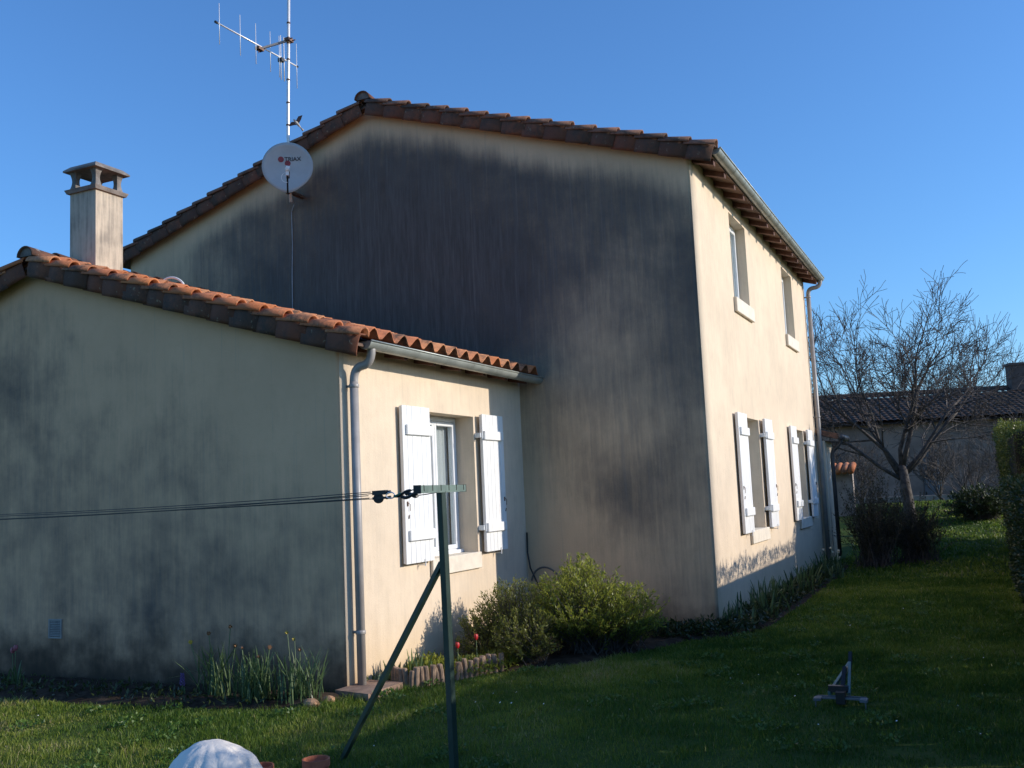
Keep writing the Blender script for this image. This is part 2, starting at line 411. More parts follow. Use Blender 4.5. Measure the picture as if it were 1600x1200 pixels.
MAIN_STAIN = [(-4.77,6.90,0), (-3.45,6.43,0), (-1.98,5.96,0), (-0.64,5.52,0), (-0.02,5.32,0), (-5.66,6.67,0), (-6.89,6.29,0), (-8.20,5.88,0), (-9.31,5.46,0), (-4.08,6.61,0), (-1.34,5.72,0), (-6.27,6.48,0), (-7.54,6.06,0), (-4.53,6.31,0.85), (-3.47,5.90,0.9), (-2.01,5.38,0.8), (-0.68,4.97,0.75), (-0.18,4.72,0.7), (-5.92,5.67,0.75), (-6.91,5.42,0.7), (-7.81,5.24,0.6), (-8.75,5.29,0.3), (-5.71,4.94,0.95), (-4.58,4.78,1), (-3.52,4.62,1), (-2.53,4.48,0.9), (-1.60,4.35,0.75), (-0.72,4.22,0.7), (-0.15,3.97,0.8), (-3.56,3.71,1), (-2.58,3.60,0.95), (-1.82,3.68,0.7), (-1.19,3.61,0.5), (-0.76,3.55,0.6), (-0.11,3.31,0.8), (-1.94,3.09,0.5), (-1.32,3.03,0.4), (-0.80,2.90,0.5), (-0.31,2.69,0.6), (-0.02,2.82,0.75), (-2.22,2.69,0.8), (-2.10,2.17,0.6), (-2.36,2.27,0.1), (-2.42,1.00,0.05), (-1.92,1.82,0.2), (-1.58,1.47,0.7), (-1.21,1.78,0.3), (-0.84,2.24,0.35), (-0.57,1.26,0.68), (-1.08,1.12,0.75), (-0.21,1.72,0.4), (-0.12,0.77,0.3), (-1.81,0.57,0.1), (-0.95,0.55,0.3), (-0.32,0.15,0.25), (-1.40,0.16,0.15), (-2.13,1.33,0.1), (-0.10,-0.15,0.4), (-5.21,6.24,0.8), (-5.00,5.61,0.95), (-6.42,5.04,0.85)]
ANNEX_STAIN = [(-6.70,3.90,0.05), (-5.73,3.59,0.05), (-4.35,3.14,0.08), (-3.11,2.81,0.08), (-2.58,2.63,0.08), (-6.74,3.19,0.6), (-6.84,2.75,0.65), (-6.03,2.97,0.25), (-5.73,2.30,0.4), (-6.62,2.01,0.5), (-5.26,2.62,0.2), (-4.62,2.02,0.5), (-4.45,1.74,0.5), (-4.81,1.49,0.35), (-3.93,2.50,0.1), (-3.13,2.11,0.1), (-3.53,1.82,0.2), (-2.76,1.77,0.1), (-6.21,1.55,0.6), (-5.73,1.26,0.4), (-3.95,1.20,0.3), (-3.15,1.17,0.3), (-2.78,0.85,0.45), (-3.56,0.68,0.6), (-4.38,0.69,0.62), (-4.81,0.43,0.62), (-5.73,0.57,0.5), (-6.71,0.58,0.45), (-3.97,0.31,0.65), (-2.95,0.31,0.5), (-6.20,0.02,0.5), (-5.26,-0.03,0.6), (-3.57,-0.06,0.45), (-2.73,-0.05,0.35), (-6.70,-0.40,0.6), (-4.39,-0.33,0.6), (-2.82,-0.34,0.5), (-7.07,3.68,0.2), (-7.17,3.08,0.5), (-7.19,1.30,0.5)]
def gable(name, x0, x1, y, th, top, ridge, pts, sig, base, foot_h, mat, gain=1.0, lift=0.0, top_band=False):
    nx = int((x1-x0)/.05); xs = np.linspace(x0, x1, nx+1)
    i = np.argmin(abs(xs-ridge)); xs[i] = ridge
    zt = np.array([top(v) for v in xs]); nz = 130; t = np.linspace(0, 1, nz+1)
    X = np.repeat(xs[:, None], nz+1, 1); Z = base+(zt[:, None]-base)*t[None]
    P = np.array(pts, float); P = P[P[:, 2] > .02] if top_band else P; P[:, 2] = P[:, 2]*gain+lift
    d2 = ((X[..., None]-P[:, 0])**2+(Z[..., None]-P[:, 1])**2)
    W = np.exp(-d2/(2*sig*sig))+1e-9/(d2+.1); S = (W*P[:, 2]).sum(-1)/W.sum(-1)
    if top_band:                                           # rain-sheltered strip under the verge stays clean
        dep = zt[:, None]-Z; dep = dep+.16*(vnoise(X, X*0+3.0, 1.3, 61)-.5)+.10*(vnoise(X, X*0+8.0, 4.5, 62)-.5)
        S = .03+(S-.03)*sstep(.10, .70, dep)
    Dr = np.clip(1-(Z-base)/foot_h, 0, 1)**.9
    nF = X.size; I = np.arange(nF).reshape(X.shape)
    V = np.stack([X, np.full_like(X, y), Z], -1).reshape(-1, 3)
    F = np.stack([I[:-1, :-1], I[1:, :-1], I[1:, 1:], I[:-1, 1:]], -1).reshape(-1, 4)
    # back face and rim so that the wall is a solid
    ring = list(I[:, 0])+list(I[-1, 1:])+list(I[-2::-1, -1])+list(I[0, -2:0:-1])
    Vb = V[ring]+np.array([0, th, 0]); o = len(V); L = len(ring); j = np.arange(L)
    Fr = np.stack([np.array(ring), o+j, o+(j+1) % L, np.array(ring)[(j+1) % L]], -1)
    o_ = np_mesh(name, np.concatenate([V, Vb]), np.concatenate([F, Fr]), mat, house,
                   {'stain': np.concatenate([S.ravel(), np.zeros(L)]), 'dirt': np.concatenate([Dr.ravel(), Dr.ravel()[ring]])})
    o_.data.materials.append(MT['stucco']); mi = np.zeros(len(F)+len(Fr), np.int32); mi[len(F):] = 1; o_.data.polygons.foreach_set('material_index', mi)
    return o_
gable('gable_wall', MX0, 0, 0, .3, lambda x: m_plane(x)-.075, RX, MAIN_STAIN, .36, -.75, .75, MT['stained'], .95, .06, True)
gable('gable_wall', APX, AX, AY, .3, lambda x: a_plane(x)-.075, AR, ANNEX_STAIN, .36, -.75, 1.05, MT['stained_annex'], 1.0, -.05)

def pierced_wall(name, xf, th, y0, y1, z0, z1, holes, mat):
    """wall facing +x with rectangular openings (ya, yb, za, zb) and their reveals"""
    ys = sorted({y0, y1, *[h[0] for h in holes], *[h[1] for h in holes]}); zs = sorted({z0, z1, *[h[2] for h in holes], *[h[3] for h in holes]})
    mb = MB()
    for a, b in zip(ys, ys[1:]):
        for c, d in zip(zs, zs[1:]):
            cy, cz = (a+b)/2, (c+d)/2
            if any(h[0] < cy < h[1] and h[2] < cz < h[3] for h in holes): continue
            for X, fl in ((xf, 0), (xf-th, 1)):
                q = [(X, a, c), (X, b, c), (X, b, d), (X, a, d)]
                mb.add(q if not fl else q[::-1], [(0, 1, 2, 3)])
    for (a, b, c, d) in list(holes):
        for q in ([(xf, a, c), (xf, a, d), (xf-th, a, d), (xf-th, a, c)], [(xf, b, d), (xf, b, c), (xf-th, b, c), (xf-th, b, d)],
                  [(xf, a, d), (xf, b, d), (xf-th, b, d), (xf-th, a, d)], [(xf, b, c), (xf, a, c), (xf-th, a, c), (xf-th, b, c)]):
            mb.add(q, [(0, 1, 2, 3)])
    X0 = xf-th
    mb.add([(xf, y0, z0), (X0, y0, z0), (X0, y0, z1), (xf, y0, z1)], [(0, 1, 2, 3)]); mb.add([(xf, y1, z0), (xf, y1, z1), (X0, y1, z1), (X0, y1, z0)], [(0, 1, 2, 3)])
    mb.add([(xf, y0, z1), (X0, y0, z1), (X0, y1, z1), (xf, y1, z1)], [(0, 1, 2, 3)])
    return obj(name, mb, mat, house)
ZLO, ZHI = .575, 2.205             # ground-floor openings
UP = [(2.14, 3.245), (6.38, 7.46)]
holes = [(a, b, ZLO, ZHI) for a, b in UP]+[(a, b, 3.93, 5.21) for a, b in UP]
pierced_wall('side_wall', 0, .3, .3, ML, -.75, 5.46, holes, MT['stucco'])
AW = (-2.50, -1.40)
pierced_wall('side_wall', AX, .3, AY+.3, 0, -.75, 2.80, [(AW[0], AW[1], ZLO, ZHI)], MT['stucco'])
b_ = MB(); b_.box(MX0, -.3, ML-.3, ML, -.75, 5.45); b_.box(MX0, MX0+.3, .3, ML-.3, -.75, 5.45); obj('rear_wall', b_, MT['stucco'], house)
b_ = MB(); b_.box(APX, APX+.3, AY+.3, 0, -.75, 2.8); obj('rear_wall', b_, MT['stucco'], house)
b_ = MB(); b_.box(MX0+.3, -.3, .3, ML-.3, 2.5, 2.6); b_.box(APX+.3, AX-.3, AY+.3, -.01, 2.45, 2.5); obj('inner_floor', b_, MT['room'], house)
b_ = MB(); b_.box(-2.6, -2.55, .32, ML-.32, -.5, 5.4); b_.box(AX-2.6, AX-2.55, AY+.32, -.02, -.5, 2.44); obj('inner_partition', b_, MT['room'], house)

# ------------------------------------------------------------------ roofs
def s_tile_mesh():
    P = .274; n = 8; L = .40; mb = MB(); T = []; B = []
    for i in range(n+1):
        y = (i/n-.5)*(P+.012); z = .050*math.cos(2*math.pi*y/P)
        T.append((y, z)); B.append((y, z-.014))
    V = []
    for (x, dz, sh) in ((-L, -.026, .93), (0, 0, 1)):
        V += [(x, y, z*sh+dz) for y, z in T]+[(x, y, z*sh+dz) for y, z in B]
    k_ = n+1; F = []
    for i in range(n):
        F.append((i, 2*k_+i, 2*k_+i+1, i+1)); F.append((k_+i+1, 3*k_+i+1, 3*k_+i, k_+i)); F.append((2*k_+i, 3*k_+i, 3*k_+i+1, 2*k_+i+1))
    F += [(0, k_, 3*k_, 2*k_), (n, 2*k_+n, 3*k_+n, k_+n)]
    mb.add(V, F); me = bpy.data.meshes.new('roof_tile'); me.from_pydata(mb.v, [], mb.f); me.polygons.foreach_set('use_smooth', [True]*len(me.polygons))
    me.update(); return me, mb
def arc_tile_mesh(name, prof, L, th, lift, taper=1.0):
    """tile swept along x from a cross-section of (y, z) points; the lower end is at x = 0"""
    n = len(prof); mb = MB(); V = []
    inn = []
    for i, (y, z) in enumerate(prof):
        a = prof[max(i-1, 0)]; b = prof[min(i+1, n-1)]; dx, dz = b[0]-a[0], b[1]-a[1]; l = math.hypot(dx, dz)
        inn.append((y-dz/l*-th, z-dx/l*th) if True else 0)
    for (x, dz, s) in ((-L, -lift, taper), (0, 0, 1)):
        V += [(x, y*s, z*s+dz) for y, z in prof]+[(x, y*s, z*s+dz) for y, z in inn]
    F = []
    for i in range(n-1):
        F.append((i, i+1, 2*n+i+1, 2*n+i)); F.append((n+i, 3*n+i, 3*n+i+1, n+i+1)); F.append((2*n+i, 2*n+i+1, 3*n+i+1, 3*n+i)); F.append((i, n+i, n+i+1, i+1))
    F += [(0, 2*n, 3*n, n), (n-1, 2*n-1, 4*n-1, 3*n-1)]
    mb.add(V, F); me = bpy.data.meshes.new(name); me.from_pydata(mb.v, [], mb.f); me.polygons.foreach_set('use_smooth', [True]*len(me.polygons))
    me.update(); return me
tile_me, tile_mb = s_tile_mesh(); tile_me.materials.append(MT['tile'])
tile_old = tile_me.copy(); tile_old.materials.clear(); tile_old.materials.append(MT['oldtile'])
half = [(.088*math.cos(math.pi*(1-i/8)), .088*math.sin(math.pi*(1-i/8))*.98-.012) for i in range(9)]
cover_me = arc_tile_mesh('cover_tile', half, .40, .016, .046, .84); cover_me.materials.append(MT['tile'])
cover_old = cover_me.copy(); cover_old.materials.clear(); cover_old.materials.append(MT['oldtile'])
apron = [(-.082, -.19), (-.094, -.15), (-.103, -.10), (-.105, -.04), (-.098, .005), (-.07, .028), (.0, .03)]
rake_me = arc_tile_mesh('rake_tile', apron, .36, .015, .012); rake_me.materials.append(MT['rake'])
ridge_prof = [(.13*math.cos(math.pi*(1-i/10)), .12*math.sin(math.pi*(1-i/10))-.02) for i in range(11)]
ridge_me = arc_tile_mesh('ridge_tile', ridge_prof, .44, .016, .022, .9); ridge_me.materials.append(MT['rake'])

def jit(a): return random.uniform(-a, a)
def roof(plane, ridge, slope, tipx, y0, y1, individual, deckname):
    ang = math.atan(slope); cosr = math.cos(ang); tipL = 2*ridge-tipx
    mb = MB(); e = .07; t = .028
    for (xe, s) in ((tipx-.05, 1), (tipL+.05, -1)):
        zr, ze = plane(ridge)-e, plane(xe)-e
        xa, xb = (ridge, xe) if s > 0 else (xe, ridge); za, zb = (zr, ze) if s > 0 else (ze, zr)
        mb.hexa([(xa, y0+.06, za-t), (xb, y0+.06, zb-t), (xb, y1-.06, zb-t), (xa, y1-.06, za-t), (xa, y0+.06, za), (xb, y0+.06, zb), (xb, y1-.06, zb), (xa, y1-.06, za)])
    deck = obj(deckname, mb, MT['soffit'], house)
    half_w = tipx-ridge; rows = 15 if individual else 16
    ex = (half_w-.10)/rows; ncol = int((y1-y0-.10)/.274)
    V, F = [], []
    tv = np.array(tile_mb.v); ca, sa = math.cos(ang), math.sin(ang)
    for side in (1, -1):
        for r_ in range(rows):
            x = tipx-r_*ex if side > 0 else tipL+r_*ex
            z = plane(x)+.065
            for c in range(ncol):
                y = y0+.10+.165+c*.274
                if side > 0 and (individual or r_ == 0):
                    inst('roof_tile', tile_me if individual else tile_old, (x+jit(.006), y+jit(.004), z+jit(.004)), (jit(.012), ang+jit(.012), jit(.015)), deck)
                else:
                    P = tv.copy(); P = np.stack([P[:, 0]*ca+P[:, 2]*sa, P[:, 1], -P[:, 0]*sa+P[:, 2]*ca], -1)
                    if side < 0: P[:, 0] *= -1; P[:, 1] *= -1
                    o = len(V)*len(tv); V.append(P+np.array([x+jit(.006), y, z+jit(.004)])); F.append([[i+o for i in f] for f in tile_mb.f])
    st = np_mesh('tile_field', np.concatenate(V), np.array([f for fs in F for f in fs]), MT['tile'] if individual else MT['oldtile'], deck, smooth=True)
    st['kind'] = 'stuff'
    # rake: curved aprons over the gable edge and a row of cover tiles on top
    for side in (1, -1):
        for r_ in range(rows):
            x = tipx+.015-r_*ex if side > 0 else tipL-.015+r_*ex; z = plane(x)
            inst('rake_tile', rake_me, (x+jit(.006), y0+.10+jit(.004), z+jit(.004)), (jit(.02), ang+jit(.01), jit(.012)) if side > 0 else (jit(.02), ang, 0), deck,
                 None if side > 0 else (-1, 1, 1))
            inst('cover_tile', cover_me if individual else cover_old, (x+.012*side+jit(.008), y0+.055+jit(.006), z+.022+jit(.004)), (jit(.03), ang+jit(.015), jit(.02)) if side > 0 else (0, ang, 0), deck,
                 None if side > 0 else (-1, 1, 1))
    # ridge caps running away from the front gable
    nr = int((y1-y0)/.40)
    for i in range(nr):
        inst('ridge_tile', ridge_me, (ridge+jit(.006), y0-.01+i*.40, plane(ridge)+.045+jit(.005)), (0, 0, -math.pi/2+jit(.02)), deck)
    mb = MB(); k_ = [(ridge+p[0]*.9, y0+.02, plane(ridge)+.045+p[1]*.9) for p in ridge_prof]; q = [(a, b+.10, c) for a, b, c in k_]
    n = len(k_); mb.add(k_+q, [tuple(range(n))]+[tuple(range(2*n-1, n-1, -1))]+[(i, n+i, n+i+1, i+1) for i in range(n-1)]+[(n-1, 2*n-1, n, 0)])
    obj('ridge_mortar', mb, MT['concrete'], deck)
    return deck
# left-side tiles are mirrored copies: their own rotation is flipped with the scale
def fix_left():
    for o in bpy.data.objects:
        if o.name.split('.')[0] in ('rake_tile', 'cover_tile') and o.scale.x < 0:
            o.rotation_euler = (0, -o.rotation_euler.y, 0)
main_roof = roof(m_plane, RX, MS, .345, -.16, ML+.16, False, 'roof')
annex_roof = roof(a_plane, AR, AS, -2.17, AY-.16, -.005, True, 'roof')
fix_left()
for i in range(16):                                    # rafters under the two eaves
    y = .18+i*.585
    if y > ML: break
    mb = MB(); za, zb = m_plane(-.05)-.1, m_plane(.26)-.1
    mb.hexa([(-.05, y-.045, za-.075), (.28, y-.045, zb-.075), (.28, y+.045, zb-.075), (-.05, y+.045, za-.075), (-.05, y-.045, za), (.28, y-.045, zb), (.28, y+.045, zb), (-.05, y+.045, za)])
    obj('rafter', mb, MT['wood'], house)
for i in range(7):
    y = AY+.25+i*.6
    mb = MB(); za, zb = a_plane(AX-.05)-.1, a_plane(AX+.24)-.1
    mb.hexa([(AX-.05, y-.035, za-.08), (AX+.24, y-.035, zb-.05), (AX+.24, y+.035, zb-.05), (AX-.05, y+.035, za-.08), (AX-.05, y-.035, za), (AX+.24, y-.035, zb), (AX+.24, y+.035, zb), (AX-.05, y+.035, za)])
    obj('rafter', mb, MT['wood'], house)

# ------------------------------------------------------------------ gutters and downpipes
def gutter(xc, zc, r_, y0, y1):
    mb = MB(); n = 14; prof = [(xc+r_*math.cos(math.pi+math.pi*i/n), zc+r_*math.sin(math.pi+math.pi*i/n)) for i in range(n+1)]
    inn = [(xc+(r_-.006)*math.cos(math.pi+math.pi*i/n), zc+(r_-.006)*math.sin(math.pi+math.pi*i/n)) for i in range(n+1)]
    loop = prof+inn[::-1]; k_ = len(loop); V = [(x, y0, z) for x, z in loop]+[(x, y1, z) for x, z in loop]
    mb.add(V, [(i, (i+1) % k_, k_+(i+1) % k_, k_+i) for i in range(k_)])
    for y in (y0, y1): mb.add([(x, y, z) for x, z in prof], [tuple(range(n+1))])
    g = obj('gutter', mb, MT['zinc'], house, True)
    mb = MB(); mb.tube([(xc+r_+.003, y0, zc+.002), (xc+r_+.003, y1, zc+.002)], .0105, 8); obj('gutter_bead', mb, MT['zinc'], g, True)
    for i in range(int((y1-y0)/.62)):
        y = y0+.3+i*.62; mb = MB()
        for j in range(10):
            a0, a1 = math.pi+math.pi*j/10, math.pi+math.pi*(j+1)/10; q = r_+.004
            mb.bar((xc+q*math.cos(a0), y, zc+q*math.sin(a0)), (xc+q*math.cos(a1), y, zc+q*math.sin(a1)), .022, .005, (0, 1, 0)) if False else mb.add(
                [(xc+q*math.cos(a0), y-.011, zc+q*math.sin(a0)), (xc+q*math.cos(a1), y-.011, zc+q*math.sin(a1)), (xc+q*math.cos(a1), y+.011, zc+q*math.sin(a1)), (xc+q*math.cos(a0), y+.011, zc+q*math.sin(a0))], [(0, 1, 2, 3)])
        obj('gutter_bracket', mb, MT['zinc'], g)
    return g
gutter(.335, 5.445, .074, -.02, ML+.12)
gutter(AX+.285, 2.765, .074, AY+.02, -.01)

def bez(pts, n=14):
    out = []; P = [Vector(p) for p in pts]
    for i in range(n+1):
        t = i/n; Q = P[:]
        while len(Q) > 1: Q = [a.lerp(b, t) for a, b in zip(Q, Q[1:])]
        out.append(Q[0])
    return out
def downpipe(xw, y, r_, gx, gzv, zt, z0, rings, yg):
    mb = MB(); x = xw+r_+.045
    path = [(x, y, z0), (x, y, zt)]; mb.tube(path, r_, 16)
    d = obj('downpipe', mb, MT['pipe'], house, True)
    mb = MB(); zc = (zt+gzv)/2
    pts = bez([(x, y, zt-.03), (x, y, zt+.06), (x+.01, y, zc-.01), ((x+gx)/2, (y+yg)/2, zc)], 9)+bez([((x+gx)/2, (y+yg)/2, zc), (gx-.01, yg, zc+.01), (gx, yg, gzv-.06), (gx, yg, gzv+.02)], 9)[1:]
    mb.tube(pts, r_*.98, 16); obj('downpipe_elbow', mb, MT['pipe'], d, True)
    for z in rings:
        mb = MB(); mb.lathe((x, y, z), [(r_+.001, -.02), (r_+.007, -.014), (r_+.007, .014), (r_+.001, .02)], 16); mb.box(xw-.005, x-r_+.004, y-.008, y+.008, z-.012, z+.012)
        obj('pipe_collar', mb, MT['pipe'], d, True)
    return d
downpipe(AX, AY+.115, .043, AX+.285, 2.70, 2.40, -.50, (2.36, .02), AY+.135)
downpipe(0, ML-.06, .043, .335, 5.385, 5.10, -.45, (5.05, 2.55), ML+.02)

# ------------------------------------------------------------------ windows and shutters
def window(xf, a, b, z0, z1, depth, curtain=True, sillspan=None, open_shade=False):
    x = xf-depth; mb = MB(); f = .06
    for (p, q, r_, s) in ((a, a+f, z0, z1), (b-f, b, z0, z1), (a+f, b-f, z0, z0+f), (a+f, b-f, z1-f, z1)):
        mb.box(x-.06, x, p, q, r_, s, .004)
    win = obj('window', mb, MT['pvc'], house)
    mid = (a+b)/2; g = .052
    for (p, q) in ((a+f, mid), (mid, b-f)):
        mb = MB()
        for (c, d, r_, s) in ((p+.003, p+g, z0+f+.003, z1-f-.003), (q-g, q-.003, z0+f+.003, z1-f-.003), (p+g, q-g, z0+f+.003, z0+f+g), (p+g, q-g, z1-f-g, z1-f-.003)):
            mb.box(x-.052, x+.012, c, d, r_, s, .005)
        obj('sash', mb, MT['pvc'], win)
        mb = MB(); mb.box(x-.024, x-.018, p+g, q-g, z0+f+g, z1-f-g); obj('pane', mb, MT['glass'], win)
        if curtain:
            n = 40; rows_ = []
            for zz in (z0+f+.02, z1-f-.02):
                rows_.append([(x-.10+.014*math.sin(i*1.55+p*9)+.006*math.sin(i*.6), p+(q-p)*i/n, zz) for i in range(n+1)])
            mb = MB(); mb.sheet(rows_); obj('curtain', mb, MT['curtain'], win, True)
    s0, s1, h, pr = sillspan or (a-.05, b+.09, .17, .045)
    mb = MB(); mb.box(xf+.002, xf+pr, s0, s1, z0-h, z0+.012, .006); mb.box(x, xf+.002, a+.002, b-.002, z0-.03, z0+.010); obj('sill', mb, MT['sill'], win)
    mb = MB(); mb.box(x, x+.05, a+.002, b-.002, z0+.0105, z0+.05, .004); obj('drip_rail', mb, MT['pvc'], win)
    return win
window(AX, AW[0], AW[1], ZLO, ZHI, .245, sillspan=(-2.56, -1.385, .175, .04))
for i, (a, b) in enumerate(UP):
    window(0, a, b, ZLO, ZHI, .22)
    window(0, a, b, 3.93, 5.21, .15, sillspan=(a-.05, b+.085, .20, .05))

def shutter(xw, ya, yb, z0, z1, hinge_right, tilt=0.0, gap=.045):
    """one open leaf lying along a wall that faces +x; hinge_right: hinged on its far (+y) edge"""
    x0 = xw+gap; t = .040; mb = MB()
    mb.box(x0, x0+.022, ya+.006, yb-.006, z0+.006, z1-.006)
    lf = obj('shutter', mb, MT['white'], house)
    n = 6; wd = (yb-ya)/n
    for i in range(n):
        mb = MB(); mb.box(x0+.022, x0+t+jit(.0012), ya+i*wd+.0022, ya+(i+1)*wd-.0022, z0, z1, .0035); obj('plank', mb, MT['white'], lf)
    H = z1-z0
    for fz in (.845, .175):
        mb = MB(); c, d = (ya+.055, yb-.012) if hinge_right else (ya+.012, yb-.055)
        mb.box(x0+t, x0+t+.030, c, d, z0+fz*H-.055, z0+fz*H+.055, .006); obj('batten', mb, MT['white'], lf)
        hy = yb if hinge_right else ya
        mb = MB(); mb.box(xw-.002, x0+t-.004, hy-(.0 if hinge_right else .05), hy+(.05 if hinge_right else 0), z0+fz*H-.03, z0+fz*H+.03, .005)
        mb.tube([(x0+t+.004, hy+(.02 if hinge_right else -.02), z0+fz*H-.04), (x0+t+.004, hy+(.02 if hinge_right else -.02), z0+fz*H+.04)], .010, 8)
        obj('hinge', mb, MT['white'], lf)
    fy = ya+.05 if hinge_right else yb-.05
    mb = MB(); zc = z0+.36*H
    mb.box(x0+t, x0+t+.010, fy-.010, fy+.010, zc+.0, zc+.05); mb.tube([(x0+t+.012, fy, zc+.03), (x0+t+.022, fy+.02, zc+.02), (x0+t+.016, fy+.026, zc-.05)], .0035, 6)
    mb.tube([(x0+t+.006, fy+.012, zc-.13), (x0+t+.012, fy+.02, zc-.09)], .005, 6)
    obj('latch', mb, MT['iron'], lf)
    sy = ya+.62*(yb-ya); mb = MB()
    mb.tube([(xw, sy, z0-.03), (x0+t+.012, sy, z0-.03)], .005, 6); mb.tube([(x0+t+.012, sy, z0-.045), (x0+t+.014, sy+.006, z0+.035)], .006, 6); obj('shutter_stay', mb, MT['white'], lf)
    return lf
SZ0, SZ1 = .575, 2.235
shutter(AX, -3.16, -2.575, SZ0, SZ1, True, gap=.03); shutter(AX, -1.33, -.745, SZ0, SZ1, False)
for a, b in UP:
    shutter(0, a-.64, a-.05, SZ0, SZ1, True, gap=.03); shutter(0, b+.08, b+.67, SZ0, SZ1, False)

# ------------------------------------------------------------------ chimney, wall vent, extension
chim = obj('chimney', MB().box(-6.80, -6.37, -3.6, -3.18, 3.7, 5.142), stucco('chimney_render', (.55, .47, .37), streak=.75), house)
def slab(x0, x1, y0, y1, z0, z1, s, name):
    mb = MB(); mb.hexa([(x0+s, y0+s, z0), (x1-s, y0+s, z0), (x1-s, y1-s, z0), (x0+s, y1-s, z0), (x0, y0, z1), (x1, y0, z1), (x1, y1, z1), (x0, y1, z1)])
    return obj(name, mb, MT['concrete'], chim)
slab(-6.85, -6.32, -3.65, -3.13, 5.142, 5.188, .02, 'chimney_collar')
for (cx, cy) in ((-6.755, -3.555), (-6.415, -3.555), (-6.415, -3.225), (-6.755, -3.225)):
    mb = MB(); rings = []
    for i in range(9):
        t = i/8; wd = .054-.024*math.sin(math.pi*t); z = 5.186+.23*t
        rings.append([(cx-wd, cy-wd, z), (cx+wd, cy-wd, z), (cx+wd, cy+wd, z), (cx-wd, cy+wd, z), (cx-wd, cy-wd, z)])
    mb.sheet(rings); obj('chimney_pillar', mb, MT['concrete'], chim)
mb = MB(); x0, x1, y0, y1 = -6.86, -6.31, -3.66, -3.12
mb.hexa([(x0, y0, 5.412), (x1, y0, 5.412), (x1, y1, 5.412), (x0, y1, 5.412), (x0, y0, 5.434), (x1, y0, 5.434), (x1, y1, 5.434), (x0, y1, 5.434)])
mb.hexa([(x0+.001, y0+.001, 5.4345), (x1-.001, y0+.001, 5.4345), (x1-.001, y1-.001, 5.4345), (x0+.001, y1-.001, 5.4345), (x0+.06, y0+.06, 5.487), (x1-.06, y0+.06, 5.487), (x1-.06, y1-.06, 5.487), (x0+.06, y1-.06, 5.487)])
obj('chimney_cap', mb, MT['concrete'], chim)
mb = MB(); vx0, vx1, vz0, vz1 = -6.42, -6.22, -.095, .113
for q in ((vx0, vx0+.018, vz0, vz1), (vx1-.018, vx1, vz0, vz1), (vx0+.018, vx1-.018, vz0, vz0+.018), (vx0+.018, vx1-.018, vz1-.018, vz1)):
    mb.box(q[0], q[1], AY-.016, AY-.001, q[2], q[3])
vent = obj('wall_vent', mb, plain('vent_plastic', (.27, .26, .24), .7), house)
mb = MB(); mb.box(vx0+.018, vx1-.018, AY-.004, AY-.0012, vz0+.018, vz1-.018); obj('vent_back', mb, MT['black'], vent)
for i in range(9):
    z = vz0+.03+i*.0185; mb = MB(); mb.hexa([(vx0+.018, AY-.014, z-.006), (vx1-.018, AY-.014, z-.006), (vx1-.018, AY-.004, z+.002), (vx0+.018, AY-.004, z+.002), (vx0+.018, AY-.014, z-.001), (vx1-.018, AY-.014, z-.001), (vx1-.018, AY-.004, z+.007), (vx0+.018, AY-.004, z+.007)])
    obj('slat', mb, vent.data.materials[0], vent)
# low extension at the far end of the side wall
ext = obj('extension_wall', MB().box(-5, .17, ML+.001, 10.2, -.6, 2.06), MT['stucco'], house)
mb = MB(); mb.hexa([(-5, ML+.02, 3.55), (.44, ML+.02, 2.08), (.44, 10.35, 2.08), (-5, 10.35, 3.55), (-5, ML+.02, 3.66), (.44, ML+.02, 2.19), (.44, 10.35, 2.19), (-5, 10.35, 3.66)]); obj('extension_roof', mb, MT['oldtile'], house)
mb = MB()
mb.tube([(.47, ML+.03, 2.12), (.47, 10.3, 2.12)], .065, 12); obj('extension_gutter', mb, MT['black'] if False else plain('dark_gutter', (.06, .06, .062), .5, .2), house, True)
mb = MB(); mb.tube(bez([(.47, ML+.25, 2.10), (.47, ML+.25, 1.92), (.27, ML+.25, 1.95), (.27, ML+.25, 1.72)], 10)+[Vector((.27, ML+.25, -.3))], .04, 12)
obj('extension_downpipe', mb, bpy.data.materials['dark_gutter'], house, True)

# ------------------------------------------------------------------ things on the house: antenna, dish, cable
mast_x, mast_y = -5.98, -.30
ant = thing('television_antenna', 'tall aluminium mast with rake-like television aerial above the gable', 'antenna', (mast_x, mast_y, 5.75))
mb = MB(); mb.tube([(-5.99, mast_y, 5.75), (-6.02, mast_y, 6.75), (-5.985, mast_y, 7.9), (-5.945, mast_y, 9.3)], .024, 12); mast = obj('mast', mb, MT['alu'], ant, True)
for z in (6.95, 7.3, 7.66, 7.98, 8.24, 8.56):
    x = np.interp(z, [5.75, 6.75, 7.9, 9.3], [-5.99, -6.02, -5.985, -5.945])
    mb = MB(); mb.lathe((x, mast_y, z), [(.0235, -.012), (.028, -.012), (.028, .012), (.0235, .012)], 12); obj('mast_band', mb, MT['iron'], mast)
for z in (5.9, 6.55):
    mb = MB(); mb.box(-6.03, -5.96, mast_y-.03, .0, z-.02, z+.02); obj('mast_bracket', mb, MT['iron'], ant)
BZ = 8.15; bA, bB = Vector((-6.327, -1.50, BZ)), Vector((-6.246, .27, BZ))
mb = MB(); mb.tube([bA, bB], .012, 8); boom = obj('boom', mb, MT['alu'], ant, True)
mb = MB(); mb.tube([bA+Vector((0, -.02, 0)), bA+Vector((0, .025, 0))], .019, 8); mb.tube([bB+Vector((0, -.02, 0)), bB+Vector((0, .015, 0))], .016, 8); obj('boom_cap', mb, MT['black'], boom)
